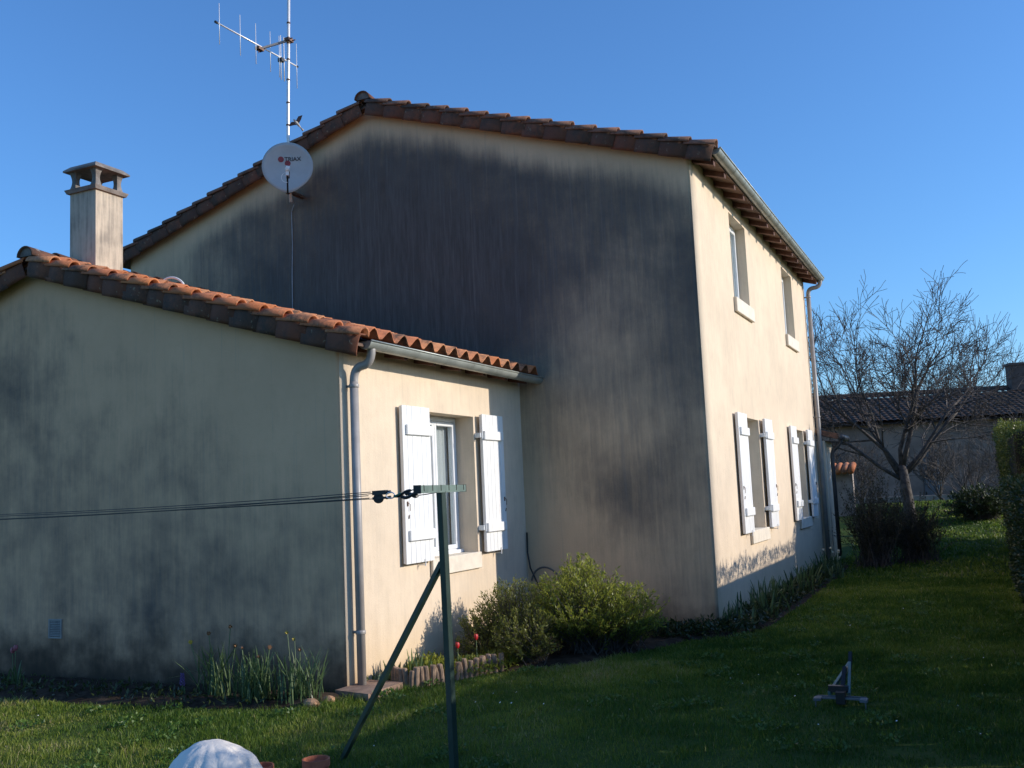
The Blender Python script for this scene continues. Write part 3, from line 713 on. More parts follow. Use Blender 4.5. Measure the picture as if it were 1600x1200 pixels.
for (y, hh) in ((-1.44, .31), (-1.017, .315), (-.684, .32), (-.364, .325), (-.159, .335), (-.124, .36), (-.049, .36), (.251, .37)):
    x = np.interp(y, [-1.5, .27], [-6.327, -6.246]); thick = .0075 if y in (-.124, -.049) else .005
    mb = MB(); mb.tube([(x+.004, y, BZ-hh), (x+.004, y, BZ+hh)], thick, 6); obj('aerial_rod', mb, MT['alu'], boom, True)
mb = MB(); mb.box(-6.30, -6.22, -.15, -.08, BZ-.07, BZ-.012); obj('dipole_box', mb, MT['black'], boom)
mb = MB(); mb.bar((-5.95, -.30, 8.285), (-6.30, -.57, 8.12), .03, .03); obj('offset_arm', mb, MT['pipe'], ant)
mb = MB(); mb.box(-6.01, -5.92, -.36, -.24, 8.26, 8.31); mb.tube([(-5.99, -.335, 8.285), (-5.87, -.335, 8.285)], .008, 6); mb.tube([(-5.99, -.265, 8.285), (-5.87, -.265, 8.285)], .008, 6); mb.box(-6.34, -6.26, -.64, -.52, 8.09, 8.135); mb.tube([(-6.30, -.6, 8.12), (-6.30, -.6, 8.04)], .006, 6); obj('mast_clamp', mb, MT['iron'], ant)

def dish():
    c = Vector((-5.84, -.56, 6.205)); n = Vector((.54, -.84, .06)).normalized()
    root = thing('satellite_dish', 'round grey satellite dish with two red dots, fixed to the big gable', 'satellite dish', c)
    rt = Vector((0, 0, 1)).cross(n).normalized()*1.0; up = n.cross(rt).normalized()
    rt = -rt if rt.dot(Vector((1, 0, 0))) < 0 else rt; up = Vector((0, 0, 1)) - n*n.z; up.normalize(); rt = up.cross(n).normalized()
    Rr = .372; mb = MB(); rings = []
    nr, na = 8, 48
    def pt(r_, a, off):
        rr = r_*Rr; x, y = rr*math.cos(a), rr*math.sin(a)
        y += -.045*r_**6*max(0, -math.sin(a))**14                       # small lip at the foot of the rim
        return c+rt*x+up*y+n*(.07*(r_*r_-1)+off)
    for i in range(nr+1): rings.append([pt(i/nr, 2*math.pi*j/na, 0) for j in range(na+1)])
    for i in range(nr, -1, -1): rings.append([pt(i/nr, 2*math.pi*j/na, -.008) for j in range(na+1)])
    mb.sheet(rings); obj('reflector', mb, plain('dish_grey', (.46, .46, .445), .55, 0, .05, 6), root, True)
    def face(x, y, off=.004):
        r2 = (x*x+y*y)/Rr**2; return c+rt*x+up*y+n*(.07*(r2-1)+off)
    red = plain('logo_red', (.30, .045, .05), .6)
    for (x, y) in ((-.098, .125), (-.002, .068)):
        mb = MB(); mb.add([face(x, y, .005)]+[face(x+.043*math.cos(t*math.pi/12), y+.043*math.sin(t*math.pi/12), .004) for t in range(24)], [(0, 1+t, 1+(t+1) % 24) for t in range(24)]); obj('logo_dot', mb, red, root)
    cu = bpy.data.curves.new('lettering', 'FONT'); cu.body = 'TRIAX'; cu.size = .083; cu.extrude = .001; cu.offset = .0012; cu.align_x = 'LEFT'
    t = bpy.data.objects.new('lettering_source', cu); COL.objects.link(t)
    me = bpy.data.meshes.new_from_object(t.evaluated_get(bpy.context.evaluated_depsgraph_get())); bpy.data.objects.remove(t)
    for v in me.vertices: v.co = face(v.co.x*1.03-.048, v.co.y+.103, .0045+v.co.z)-c
    me.name = 'lettering'; me.materials.clear(); me.materials.append(plain('logo_black', (.03, .03, .035), .6)); lt = bpy.data.objects.new('lettering', me); link(lt, root)
    foot = c-up*.415-n*.0; lnb = c+n*.28-up*.165+rt*.02
    mb = MB(); mb.tube([foot-n*.05, foot+n*.03, lnb-up*.10], .013, 8); obj('feed_arm', mb, MT['black'], root)
    mb = MB(); mb.bar(lnb-up*.10, lnb-up*.03, .045, .05, n); mb.lathe(lnb-up*.0, [(.018, -.05), (.03, -.045), (.034, .02), (.03, .035)], 14, (-n+up*.25).normalized()); mb.bar(lnb-up*.03, lnb+up*.045+rt*.012, .055, .04, n); obj('feed_head', mb, MT['white'], root)
    mb = MB(); mb.tube(bez([lnb-up*.05-rt*.02, lnb-rt*.10-up*.06, lnb-rt*.12-up*.20, lnb-up*.20+rt*.0], 16), .0055, 6); obj('feed_cable', mb, MT['white'], root)
    mb = MB(); mb.bar(c-n*.085, Vector((-6.0, -.30, 6.16)), .06, .10); mb.bar(c-n*.08-up*.02, foot-n*.04, .05, .02, n); obj('dish_mount', mb, MT['iron'], root)
dish()
mb = MB(); mb.tube([(-5.99, -.28, 5.86), (-6.12, -.05, 5.80), (-6.20, -.012, 5.7), (-6.195, -.010, 5.2), (-6.215, -.010, 4.7), (-6.22, -.010, 4.0)], .0085, 6)
tag(obj('aerial_cable', mb, plain('grey_cable', (.30, .30, .31), .6), origin=(-6.2, -.01, 4)), 'thin grey cable running down the black gable below the dish', 'cable')
mb = MB(); mb.tube(bez([(-5.86, -3.02, 4.045), (-5.8, -3.0, 4.11), (-5.62, -3.0, 4.06), (-5.56, -3.0, 3.96)], 10), .014, 8)
tag(obj('white_pipe', mb, MT['white'], origin=(-5.7, -3, 4)), 'short white pipe lying on the annex roof tiles right of the chimney', 'pipe')

def bird():
    c = Vector((-5.275, -1.06, 6.575)); root = thing('bird', 'small pale-bellied bird flying beside the aerial mast', 'bird', c)
    r_ = Vector(_r2); u = Vector(_u2); f = Vector(_fw); d = (r_*.62-u*.72+f*.25).normalized()   # tail end lower right
    mb = MB(); mb.tube([c-d*.075, c-d*.065, c-d*.045, c-d*.01, c+d*.03, c+d*.06, c+d*.075], [.004, .013, .016, .021, .017, .010, .006], 10)
    tb = c+d*.07; sdv = d.cross(f).normalized()
    mb.add([tb-sdv*.008, tb+sdv*.008, tb+d*.055+sdv*.018, tb+d*.055-sdv*.018, tb-sdv*.008+f*.004, tb+sdv*.008+f*.004, tb+d*.055+sdv*.018+f*.004, tb+d*.055-sdv*.018+f*.004], [(0, 1, 2, 3), (7, 6, 5, 4), (0, 4, 5, 1), (1, 5, 6, 2), (2, 6, 7, 3), (3, 7, 4, 0)])
    obj('body', mb, plain('bird_body', (.42, .40, .37), .8, 0, .4, 30), root, True)
    for (tip, back) in ((-r_*.135-u*.03+f*.05, d*.05), (r_*.085+u*.105-f*.05, d*.05)):
        a = c-d*.035; mb = MB(); mid = tip*.5+u*.018
        P = [a, a+d*.055, c+mid-d*.03, c+mid+back*.5, c+tip]
        mb.add(P+[p+f*.004 for p in P], [(0, 1, 3, 2), (2, 3, 4), (7, 8, 6, 5), (9, 8, 7), (0, 2, 7, 5), (2, 4, 9, 7), (4, 3, 8, 9), (3, 1, 6, 8)])
        obj('wing', mb, plain('bird_wing', (.10, .09, .10), .8), root)
bird()

# ------------------------------------------------------------------ clothesline
def line_post(name, base, top, barA, barB, foot, label):
    root = thing(name, label, 'clothesline post', base)
    base, top, foot = Vector(base), Vector(top), Vector(foot); dz = (top-base).normalized(); ld = Vector((-.98, .2, 0)).normalized()
    mb = MB(); s = .040; sd_ = ld.cross(Vector((0, 0, 1))).normalized()
    t = .004
    for (o1, wv, hv) in ((ld*(-s/2), t, s), (sd_*(s/2), s, t), (sd_*(-s/2), s, t)):
        a = base+o1; b = top+o1; P = []
        for p in (a, b):
            for (i, j) in ((-1, -1), (1, -1), (1, 1), (-1, 1)): P.append(p+ld*i*wv/2+sd_*j*hv/2)
        mb.add(P, [(0, 1, 2, 3), (7, 6, 5, 4), (0, 4, 5, 1), (1, 5, 6, 2), (2, 6, 7, 3), (3, 7, 4, 0)])
    obj('post', mb, MT['green_steel'], root)
    mb = MB(); k_ = base.lerp(top, .765); mb.bar(foot, k_+ld*.02, .032, .032); obj('brace', mb, MT['green_steel'], root)
    A, B = Vector(barA), Vector(barB); d = (B-A).normalized(); sv = d.cross(Vector((0, 0, 1))).normalized()
    mb = MB(); mb.bar(A, B, .042, .046); bar = obj('crossbar', mb, MT['green_bar'], root)
    for i in range(6):
        p = A.lerp(B, .06+.88*i/5)
        for e in (1, -1): mb = MB(); mb.bar(p+sv*.0215*e+Vector((0, 0, .024)), p+sv*.0215*e-Vector((0, 0, .012)), .006, .004, d); obj('notch', mb, MT['black'], bar)
    mb = MB(); mb.bar(A-d*.004, A+d*.001, .046, .050); mb.bar(B-d*.001, B+d*.004, .046, .05); obj('end_cap', mb, MT['black'], bar)
    return root
line_post('clothesline_post', (-.135, -6.46, -.60), (-.055, -6.645, 1.283), (.04, -7.095, 1.298), (-.142, -6.19, 1.302), (-1.20, -6.17, -.56), 'green steel clothesline post with notched crossbar and slanting brace')
cl = thing('clothesline', 'thin black washing lines with pulleys strung left from the green post', 'clothesline', (.0, -7.05, 1.28))
ends = [((-.31, -7.05, 1.297), (-4.2, -6.55, 1.322), .055), ((-.31, -7.03, 1.288), (-4.2, -6.50, 1.296), .070), ((-.32, -7.06, 1.276), (-4.2, -6.60, 1.300), .045), ((-.32, -7.05, 1.262), (-4.2, -6.57, 1.262), .03), ((-.32, -7.02, 1.256), (-4.2, -6.45, 1.240), .012)]
for (a, b, sag) in ends:
    a, b = Vector(a), Vector(b); e = a+(b-a)*1.9
    pts = [a.lerp(e, t/24)-Vector((0, 0, sag*4*(t/24)*(1-t/24)*.95)) for t in range(25)]
    mb = MB(); mb.tube(pts, .0027, 5); obj('wire', mb, MT['black'], cl)
for (z, r_, kz) in ((1.290, .026, 0), (1.258, .030, 1)):
    p = Vector((-.255, -7.05, z)); mb = MB(); ax = Vector((.35, -.94, 0)).normalized()
    if kz: mb.lathe(p, [(r_*.35, -.012), (r_, -.012), (r_*.8, 0), (r_, .012), (r_*.35, .012)], 16, ax)
    mb.bar(p-Vector((.035, 0, 0)), p+Vector((.06, 0, .002)), .03, .026 if not kz else .014); mb.tube([p+Vector((.055, 0, 0)), p+Vector((.085, 0, .004))], .009, 8)
    obj('pulley', mb, MT['black'], cl, False)
mb = MB()
loop = [Vector((-.165+.03*math.cos(t*math.pi/6), -7.06, 1.272+.018*math.sin(t*math.pi/6))) for t in range(13)]; mb.tube(loop, .004, 6, False)
obj('ring', mb, MT['alu'], cl)
mb = MB(); mb.tube(bez([(-.14, -7.06, 1.268), (-.09, -7.06, 1.25), (-.08, -7.06, 1.30), (-.02, -7.07, 1.295)], 10), .008, 8); mb.tube(bez([(-.09, -7.06, 1.262), (-.04, -7.06, 1.235), (-.02, -7.06, 1.285), (.03, -7.09, 1.275)], 10), .010, 8); mb.tube(bez([(-.06, -7.06, 1.275), (-.03, -7.06, 1.29), (-.01, -7.06, 1.25), (.03, -7.08, 1.262)], 10), .011, 8)
mb.tube([(-.02, -7.07, 1.262), (.035, -6.99, 1.268), (-.0, -6.8, 1.278)], .003, 5); mb.tube([(-.03, -7.07, 1.292), (.03, -7.09, 1.302)], .004, 5)
obj('tension_strap', mb, MT['black'], cl)
mb = MB(); mb.tube(bez([(-.135, -7.065, 1.262), (-.11, -7.07, 1.272), (-.09, -7.07, 1.282)], 6), .006, 6); obj('green_clip', mb, plain('green_clip', (.05, .22, .15), .5), cl)

# ------------------------------------------------------------------ small things on the lawn
def pot(name, loc, r_, h, label, soil=True):
    root = thing(name, label, 'plant pot', loc); x, y, z = loc
    mb = MB(); mb.lathe(loc, [(r_*.68, 0), (r_*.9, h-.05), (r_*.9, h-.045), (r_, h-.043), (r_, h), (r_*.9, h), (r_*.86, h-.03)], 24); obj('pot_body', mb, MT['terracotta'], root)
    mb = MB(); mb.lathe((x, y, z+h-.035), [(r_*.86, 0), (r_*.5, .006), (.001, .01)], 18); obj('pot_soil', mb, MT['soil'], root)
    return root
pot('plant_pot', (-1.04, -6.66, -.575), .090, .185, 'small terracotta pot at the foot of the green brace')
pot('plant_pot', (-1.27, -6.93, -.575), .085, .195, 'terracotta pot half hidden behind the white sheet')
pot('plant_pot', (-1.20, -6.70, -.64), .075, .15, 'low dark-filled pot between the white sheet and the other pot')

def tarp():
    c = Vector((-1.40, -7.20, -.60)); root = thing('covered_object', 'object on the lawn covered by a crumpled white sheet', 'covered object', c)
    n = 72; m_ = 30; rows_ = []; g = np.random.default_rng(5)
    for i in range(m_+1):
        t = i/m_; row = []
        for j in range(n+1):
            a = 2*math.pi*j/n
            ca, sa_ = math.cos(a), math.sin(a)
            fold = t**.8*(.13*(float(vnoise(ca*1.1, sa_*1.1, 2.2, 95))-.5)+.075*(float(vnoise(ca*1.5, sa_*1.5, 5.5, 96))-.5)+.02*math.sin(a*13+3*math.sin(a*2)))
            rr = .315*(math.sin(min(t*1.3, 1)*math.pi/2))**.95+fold*.8
            z = .415*(1-t**1.75)+.012*math.sin(a*4+t*6)*(1-t)*t
            z -= .07*math.cos(a-.2)*t*(1-t)
            px_, py_ = c.x+rr*math.cos(a)*.95-.05*(1-t)**2, c.y+rr*math.sin(a)*.8+.04*(1-t)**2
            z += .07*(float(vnoise(px_, py_*.6, 6, 91))-.5)*min(1, t*2)+.03*min(1, t*2)*(float(vnoise(px_*1.4, py_*.7, 19, 92))-.5)
            row.append((px_, py_, c.z+max(z, .0)))
        rows_.append(row)
    mb = MB(); mb.sheet(rows_)
    k = Nodes('white_sheet'); cc = k.coord(); k.set(Base_Color=k.mix(k.noise(4, 3, .5, cc), (.74, .68, .60), (.82, .77, .70)), Roughness=.75); k.bump(k.noise(9, 4, .55, cc, 2.0), .35, .02)
    obj('sheet', mb, k.m, root, True)
tarp()

def ground_stand():
    c = Vector((1.86, -3.80, -.52)); root = thing('lawn_stand', 'small grey and green metal stand lying on the shaded lawn', 'stand', c)
    steel = plain('galvanised_steel', (.13, .145, .16), .55, .1); gs = plain('blue_green_steel', (.10, .19, .18), .45, .1)
    def q(x, y, z): return (c.x+x, c.y+y, c.z+z)
    for s in (-1, 1):
        for dy in (-.035, .035):
            mb = MB(); mb.bar(q(s*.03, dy, .075), q(s*.19, dy, .07), .012, .014); obj('base_rail', mb, steel, root)
        mb = MB(); mb.bar(q(s*.145, -.03, .066), q(s*.20, -.03, .064), .085, .02); obj('foot_plate', mb, steel, root)
        mb = MB(); mb.tube([q(s*.185, -.06, .06), q(s*.19, -.06, -.02)], .006, 6); obj('ground_peg', mb, steel, root)
        mb = MB(); mb.bar(q(s*.055-.02*(s < 0)*2, .05, .09), q(.02, .52, .25), .022, .03); obj('strut', mb, gs, root)
    mb = MB(); mb.box(c.x-.035, c.x+.035, c.y-.045, c.y+.06, c.z+.03, c.z+.12); mb.box(c.x-.10, c.x+.05, c.y+.05, c.y+.10, c.z+.10, c.z+.15); obj('bracket', mb, MT['black'], root)
    mb = MB(); mb.bar(q(.02, .50, .20), q(.025, .58, .33), .028, .026); mb.bar(q(0, .08, .1), q(.012, .26, .26), .03, .03); obj('upright', mb, MT['black'], root)
    mb = MB(); mb.bar(q(.005, .30, .21), q(.012, .38, .24), .022, .02); obj('brass_joint', mb, plain('brass', (.5, .33, .18), .4, .6), root)
ground_stand()

def stone(loc, s, label, seed):
    g = random.Random(seed); mb = MB(); rows_ = []
    for i in range(7):
        ph = math.pi*i/6; rows_.append([(loc[0]+s[0]*math.sin(ph)*math.cos(a*math.pi/5)*(1+.18*math.sin(a*2.3+seed+i)), loc[1]+s[1]*math.sin(ph)*math.sin(a*math.pi/5)*(1+.15*math.cos(a*1.7+seed)), loc[2]+s[2]*math.cos(ph)) for a in range(10)])
        rows_[-1].append(rows_[-1][0])
    mb.sheet(rows_); o = obj('stone', mb, plain('ochre_stone', (.42, .24, .13), .9, 0, .25, 14, .6, 60), origin=loc)
    return tag(o, label, 'stone', 'loose stones at the annex corner')
stone((-2.50, -4.74, -.50), (.085, .055, .045), 'larger ochre stone at the bed edge below the daffodils', 1)
stone((-2.43, -4.58, -.50), (.06, .045, .04), 'smaller ochre stone nearest the annex downpipe', 4)
slab_ = thing('paving_slab', 'flat reddish slab under the foot of the annex downpipe', 'slab', (-2.28, -4.12, -.52))
mb = MB(); mb.hexa([(-2.53, -4.34, -.55), (-2.13, -4.40, -.55), (-2.09, -3.86, -.55), (-2.49, -3.86, -.55), (-2.53, -4.34, -.463), (-2.13, -4.40, -.470), (-2.09, -3.86, -.462), (-2.49, -3.86, -.455)]); obj('slab', mb, plain('old_terracotta_slab', (.27, .175, .125), .9, 0, .3, 9, .4, 50), slab_)

def logs():
    root = thing('log_edging', 'row of short round wooden stakes edging the flower bed', 'edging', (-2.0, -3.8, -.52))
    path = [(-2.30, -3.70), (-2.13, -3.80), (-2.01, -3.83), (-1.93, -3.66), (-1.86, -3.45), (-1.76, -3.18), (-1.66, -2.92), (-1.55, -2.78)]
    L = [0]; 
    for a, b in zip(path, path[1:]): L.append(L[-1]+math.dist(a, b))
    d = 0; i = 0; mt = plain('stake_wood', (.25, .17, .115), .9, 0, .35, 16, .5, 60)
    while d < L[-1]:
        r_ = random.uniform(.026, .033); x = np.interp(d, L, [p[0] for p in path]); y = np.interp(d, L, [p[1] for p in path]); h = random.uniform(.145, .185)
        lx, ly = jit(.02), jit(.02); mb = MB()
        mb.tube([(x, y, -.58), (x+lx*.5, y+ly*.5, -.50+h*.5), (x+lx, y+ly, -.52+h-.012), (x+lx, y+ly, -.52+h)], [r_, r_, r_, r_*.82], 10); obj('stake', mb, mt, root)
        d += r_*2+.004; i += 1
logs()

mb = MB(); mb.tube([(-2.485, -.02, .74), (-2.487, -.02, .62), (-2.485, -.03, .48), (-2.44, -.06, .28), (-2.36, -.10, .15), (-2.2, -.2, -.1), (-2.1, -.3, -.5)], .011, 8)
tag(obj('black_cable', mb, MT['black'], origin=(-2.4, -.1, -.5)), 'black cable rising in the inner corner behind the shrub', 'cable')
mb = MB(); mb.tube(bez([(-2.42, -.08, .12), (-2.36, -.09, .36), (-2.12, -.10, .36), (-1.95, -.12, .18), (-1.88, -.15, -.1)], 18), .012, 8)
tag(obj('hose_loop', mb, plain('grey_hose', (.10, .10, .095), .6), origin=(-2.2, -.1, 0)), 'arched grey hose loop against the wall above the shrub', 'hose')

# ------------------------------------------------------------------ plants
def unit(v): return v/np.maximum(np.linalg.norm(v, axis=-1, keepdims=True), 1e-9)
def leaf_quads(P, D, L, W, g, fold=.25):
    """rhombic folded leaves: P base points, D directions, L lengths, W widths"""
    n = len(P); D = unit(D); rnd = unit(g.normal(size=(n, 3))); S = unit(np.cross(D, rnd)); N = np.cross(S, D)
    V = np.empty((n, 4, 3)); V[:, 0] = P; V[:, 1] = P+D*(L*.5)[:, None]+S*(W/2)[:, None]+N*(W*fold)[:, None]
    V[:, 2] = P+D*L[:, None]; V[:, 3] = P+D*(L*.5)[:, None]-S*(W/2)[:, None]+N*(W*fold)[:, None]
    F = np.arange(n*4).reshape(n, 4); return V.reshape(-1, 3), F
def tubes_np(A, B, ra, rb, n=4):
    """many straight tapered prisms A->B"""
    A, B = np.asarray(A, float), np.asarray(B, float); d = unit(B-A); ref = np.where(np.abs(d[:, 2:3]) < .9, [[0, 0, 1.]], [[1., 0, 0]])
    u = unit(np.cross(d, ref)); v = np.cross(d, u); m_ = len(A); V = np.empty((m_, 2, n, 3))
    for j in range(n):
        a = 2*math.pi*j/n; o = u*math.cos(a)+v*math.sin(a)
        V[:, 0, j] = A+o*np.asarray(ra)[:, None]; V[:, 1, j] = B+o*np.asarray(rb)[:, None]
    i0 = np.arange(m_)[:, None]*2*n; F = np.concatenate([i0+[j, (j+1) % n, n+(j+1) % n, n+j] for j in range(n)])
    return V.reshape(-1, 3), F

def shoots(center, radii, base, n, per, L, W, g, up=.35, lo=.25, jag=.18, tip_up=0):
    """leafy shoots rising from base points to an ellipsoidal outline; returns leaves and stems"""
    c = np.array(center); a = g.uniform(0, 2*np.pi, n); h = g.uniform(-.35, 1, n); s = np.sqrt(np.maximum(0, 1-h*h))
    rr = (1-jag*g.random(n))*(1+.25*(vnoise(a*2, h*2, 1.6, 77)-.5)); T = c+np.stack([s*np.cos(a), s*np.sin(a), h], -1)*np.array(radii)*rr[:, None]
    B = np.array([base[0], base[1], 0.0])+np.stack([g.normal(0, radii[0]*.22, n), g.normal(0, radii[1]*.22, n), np.zeros(n)], -1); B[:, 2] = ground_z(B[:, 0], B[:, 1])
    M = B*.45+T*.55+np.stack([np.zeros(n), np.zeros(n), radii[2]*.25*g.random(n)], -1)
    t = np.sort(lo+(1-lo)*g.random((n, per))**.8, 1); P = B[:, None]*((1-t)**2)[..., None]+M[:, None]*(2*t*(1-t))[..., None]+T[:, None]*(t*t)[..., None]
    ax = unit(T-M)[:, None]*np.ones((1, per, 1)); D = unit(ax*.55+unit(g.normal(size=P.shape))*.75+np.array([0, 0, up]))
    P = P.reshape(-1, 3)+g.normal(0, .012, (n*per, 3)); D = D.reshape(-1, 3); k_ = n*per
    V, F = leaf_quads(P, D, L*(.6+.7*g.random(k_)), W*(.7+.6*g.random(k_)), g)
    # paler, younger leaves towards the tips of the shoots
    tint = np.clip((t.reshape(-1)-.35)*.9+g.normal(0, .18, k_), 0, 1)
    ts = np.linspace(0, .97, 5); Q = [B*((1-q)**2)+M*(2*q*(1-q))+T*(q*q) for q in ts]
    A = np.concatenate(Q[:-1]); Z = np.concatenate(Q[1:]); ra = np.repeat(.006*(1-ts[:-1]*.7), n); rb = np.repeat(.006*(1-ts[1:]*.7), n)
    return (V, F, np.repeat(tint, 4)), tubes_np(A, Z, ra, rb, 3)

def shrub(name, label, cat, blobs, seed, leafmat, L, W, group=None, **kw):
    g = np.random.default_rng(seed); b0 = blobs[0]
    root = thing(name, label, cat, (b0[2][0], b0[2][1], gz(b0[2][0], b0[2][1])), group); VV, FF, TT, SV, SF = [], [], [], [], []; o = 0; so_ = 0
    for (c, r_, base, n, per) in blobs:
        (V, F, T), (sv, sf) = shoots(c, r_, base, n, per, L, W, g, **kw)
        VV.append(V); FF.append(F+o); TT.append(T); o += len(V); SV.append(sv); SF.append(sf+so_); so_ += len(sv)
    f = np_mesh('foliage', np.concatenate(VV), np.concatenate(FF), leafmat, root, {'tint': np.concatenate(TT)}); f['kind'] = 'stuff'
    s = np_mesh('stems', np.concatenate(SV), np.concatenate(SF), MT['bark'], root); s['kind'] = 'stuff'
    return root
MT['leaf_green'] = leaf_mat('shrub_leaf', (.06, .10, .015), (.34, .365, .058), .42, .42)
MT['leaf_olive'] = leaf_mat('olive_shrub_leaf', (.055, .076, .018), (.25, .265, .06), .45, .36)
MT['leaf_dark'] = leaf_mat('dark_evergreen_leaf', (.018, .032, .010), (.06, .085, .025), .4, .15)
MT['leaf_hedge'] = leaf_mat('hedge_leaf', (.025, .048, .010), (.16, .19, .04), .4, .25)
MT['leaf_strap'] = leaf_mat('strap_leaf', (.045, .085, .03), (.13, .19, .075), .4, .25)
shrub('shrub', 'broad bright green shrub with the tallest shoots in the inner corner', 'shrub',
      [((-1.10, -1.75, -.02), (.62, .68, .50), (-1.1, -1.7), 300, 34), ((-.72, -1.45, -.12), (.50, .55, .36), (-.85, -1.5), 210, 32), ((-1.2, -1.5, .22), (.26, .30, .36), (-1.15, -1.5), 90, 30)], 3, MT['leaf_green'], .050, .015)
shrub('shrub', 'darker olive shrub on the left under the annex window', 'shrub',
      [((-1.75, -2.05, -.10), (.50, .55, .44), (-1.75, -2.0), 240, 34), ((-2.0, -2.30, -.28), (.34, .42, .36), (-1.95, -2.3), 150, 30), ((-1.45, -2.45, -.25), (.38, .42, .34), (-1.45, -2.4), 160, 32)], 4, MT['leaf_olive'], .040, .012)

def straps(base, n, h, spread, width, g, curl=.35):
    """strap leaves of bulbs: five-segment ribbons"""
    b = np.array(base)+np.stack([g.normal(0, spread, n), g.normal(0, spread*.7, n), np.zeros(n)], -1)
    a = g.uniform(0, 2*np.pi, n); H = h*(.55+.5*g.random(n)); lean = H*g.uniform(.05, curl, n); k_ = 6; V = np.empty((n, k_, 2, 3)); sa = a+np.pi/2+g.normal(0, .5, n)
    dr = np.where(g.random(n) < .25, .35, 0)
    for i in range(k_):
        t = i/(k_-1); wv = width*(1-.25*t if i < k_-1 else .15); out = lean*t**1.8*(1+dr); z = H*(t-dr*t**4)
        c = b+np.stack([np.cos(a)*out, np.sin(a)*out, z], -1); e = np.stack([np.cos(sa), np.sin(sa), np.zeros(n)], -1)*wv/2
        V[:, i, 0] = c-e; V[:, i, 1] = c+e
    i0 = np.arange(n)[:, None]*k_*2; F = np.concatenate([i0+[2*i, 2*i+1, 2*i+3, 2*i+2] for i in range(k_-1)])
    return V.reshape(-1, 3), F, np.repeat(np.clip(g.random(n), 0, 1), k_*2)
def flower_cup(mb, p, r_, h):
    rows_ = []
    for i in range(5):
        t = i/4; rr = r_*(math.sin(math.pi*(.12+.62*t))); rows_.append([(p[0]+rr*math.cos(j*math.pi/3), p[1]+rr*math.sin(j*math.pi/3), p[2]+h*t+(.15*h if i == 4 and j % 2 else 0)) for j in range(7)])
    mb.sheet(rows_)
def bulb_clump(name, label, cat, loc, n, h, spread, width, seed, flowers=(), group=None, curl=.4):
    g = np.random.default_rng(seed); z = gz(loc[0], loc[1]); root = thing(name, label, cat, (loc[0], loc[1], z), group)
    V, F, T = straps((loc[0], loc[1], z), n, h, spread, width, g, curl)
    o = np_mesh('leaves', V, F, MT['leaf_strap'], root, {'tint': T}); o['kind'] = 'stuff'
    for (dx, dy, hz, col, kind) in flowers:
        p = (loc[0]+dx, loc[1]+dy, z+hz); mb = MB(); mb.tube([(loc[0]+dx*.4, loc[1]+dy*.4, z), (loc[0]+dx*.8, loc[1]+dy*.8, z+hz*.6), p], .004, 5); obj('flower_stalk', mb, bpy.data.materials.get('flower_stalk') or plain('flower_stalk', (.10, .15, .06), .6), root)
        mn = 'petal_%s' % kind; m_ = bpy.data.materials.get(mn) or plain(mn, col, .55, 0, .15, 30); mb = MB()
        if kind == 'tulip' or kind == 'pink': flower_cup(mb, p, .024, .055)
        else:
            q = Vector((g.normal(0, .5), -1, g.normal(-.2, .3))).normalized(); s = Vector((0, 0, 1)).cross(q).normalized(); u = q.cross(s); c = Vector(p)
            for j in range(6):
                a = j*math.pi/3; d = s*math.cos(a)+u*math.sin(a); e = s*math.cos(a+math.pi/2)+u*math.sin(a+math.pi/2)
                mb.add([c, c+d*.013+e*.008, c+d*.026, c+d*.013-e*.008], [(0, 1, 2, 3)])
            mb.lathe(c, [(.008, 0), (.011, .012), (.013, .02)], 8, q)
        obj('flower', mb, m_, root)
    return root
Y = (.62, .42, .06); O = (.26, .13, .06); RD = (.55, .012, .018); PK = (.34, .10, .12)
bulb_clump('daffodil_clump', 'left daffodil clump with tall leaning stalks and a yellow flower', 'daffodils', (-3.66, -4.60), 75, .52, .11, .013, 11, ((-.30, -.05, .52, Y, 'daffodil'), (-.12, .0, .60, O, 'faded'), (.10, .05, .66, O, 'faded'), (.24, -.05, .5, O, 'faded')), 'daffodil clumps before the annex', .75)
bulb_clump('daffodil_clump', 'middle daffodil clump with dense upright dark leaves', 'daffodils', (-3.14, -4.72), 130, .48, .10, .013, 12, ((-.10, -.05, .50, O, 'faded'), (.16, .02, .50, O, 'faded'), (.05, 0, .42, O, 'faded')), 'daffodil clumps before the annex', .5)
bulb_clump('daffodil_clump', 'right daffodil clump nearest the annex corner', 'daffodils', (-2.72, -4.62), 110, .46, .10, .013, 13, ((.04, -.03, .48, O, 'faded'), (-.16, .05, .62, Y, 'daffodil'), (-.08, .05, .56, Y, 'daffodil')), 'daffodil clumps before the annex', .6)
bulb_clump('tulip', 'pair of dull pink tulips in the dark bed at far left', 'tulips', (-6.25, -4.75), 14, .26, .05, .022, 14, ((-.03, .0, .36, PK, 'pink'), (.04, -.02, .39, PK, 'pink')), None, .6)
bulb_clump('hyacinth', 'small purple flower in the dark bed left of the daffodils', 'hyacinth', (-4.0, -4.72), 9, .16, .03, .014, 15, (), None, .5)
mb = MB()
for i in range(34):
    a = i*2.4; zz = i/34; mb.lathe((-4.0+.022*math.cos(a)*(1-.5*zz), -4.72+.022*math.sin(a)*(1-.5*zz), gz(-4, -4.72)+.13+.11*zz), [(.004, -.006), (.009, 0), (.003, .008)], 5)
hy = [o for o in bpy.data.objects if o.name.startswith('hyacinth')][0]
o = obj('flower_spike', mb, plain('purple_petal', (.14, .07, .22), .6), hy); o['kind'] = 'stuff'
bulb_clump('tulip', 'red tulip just right of the green post', 'tulip', (-1.90, -3.12), 16, .22, .05, .024, 16, ((.0, .0, .27, RD, 'tulip'),), None, .6)
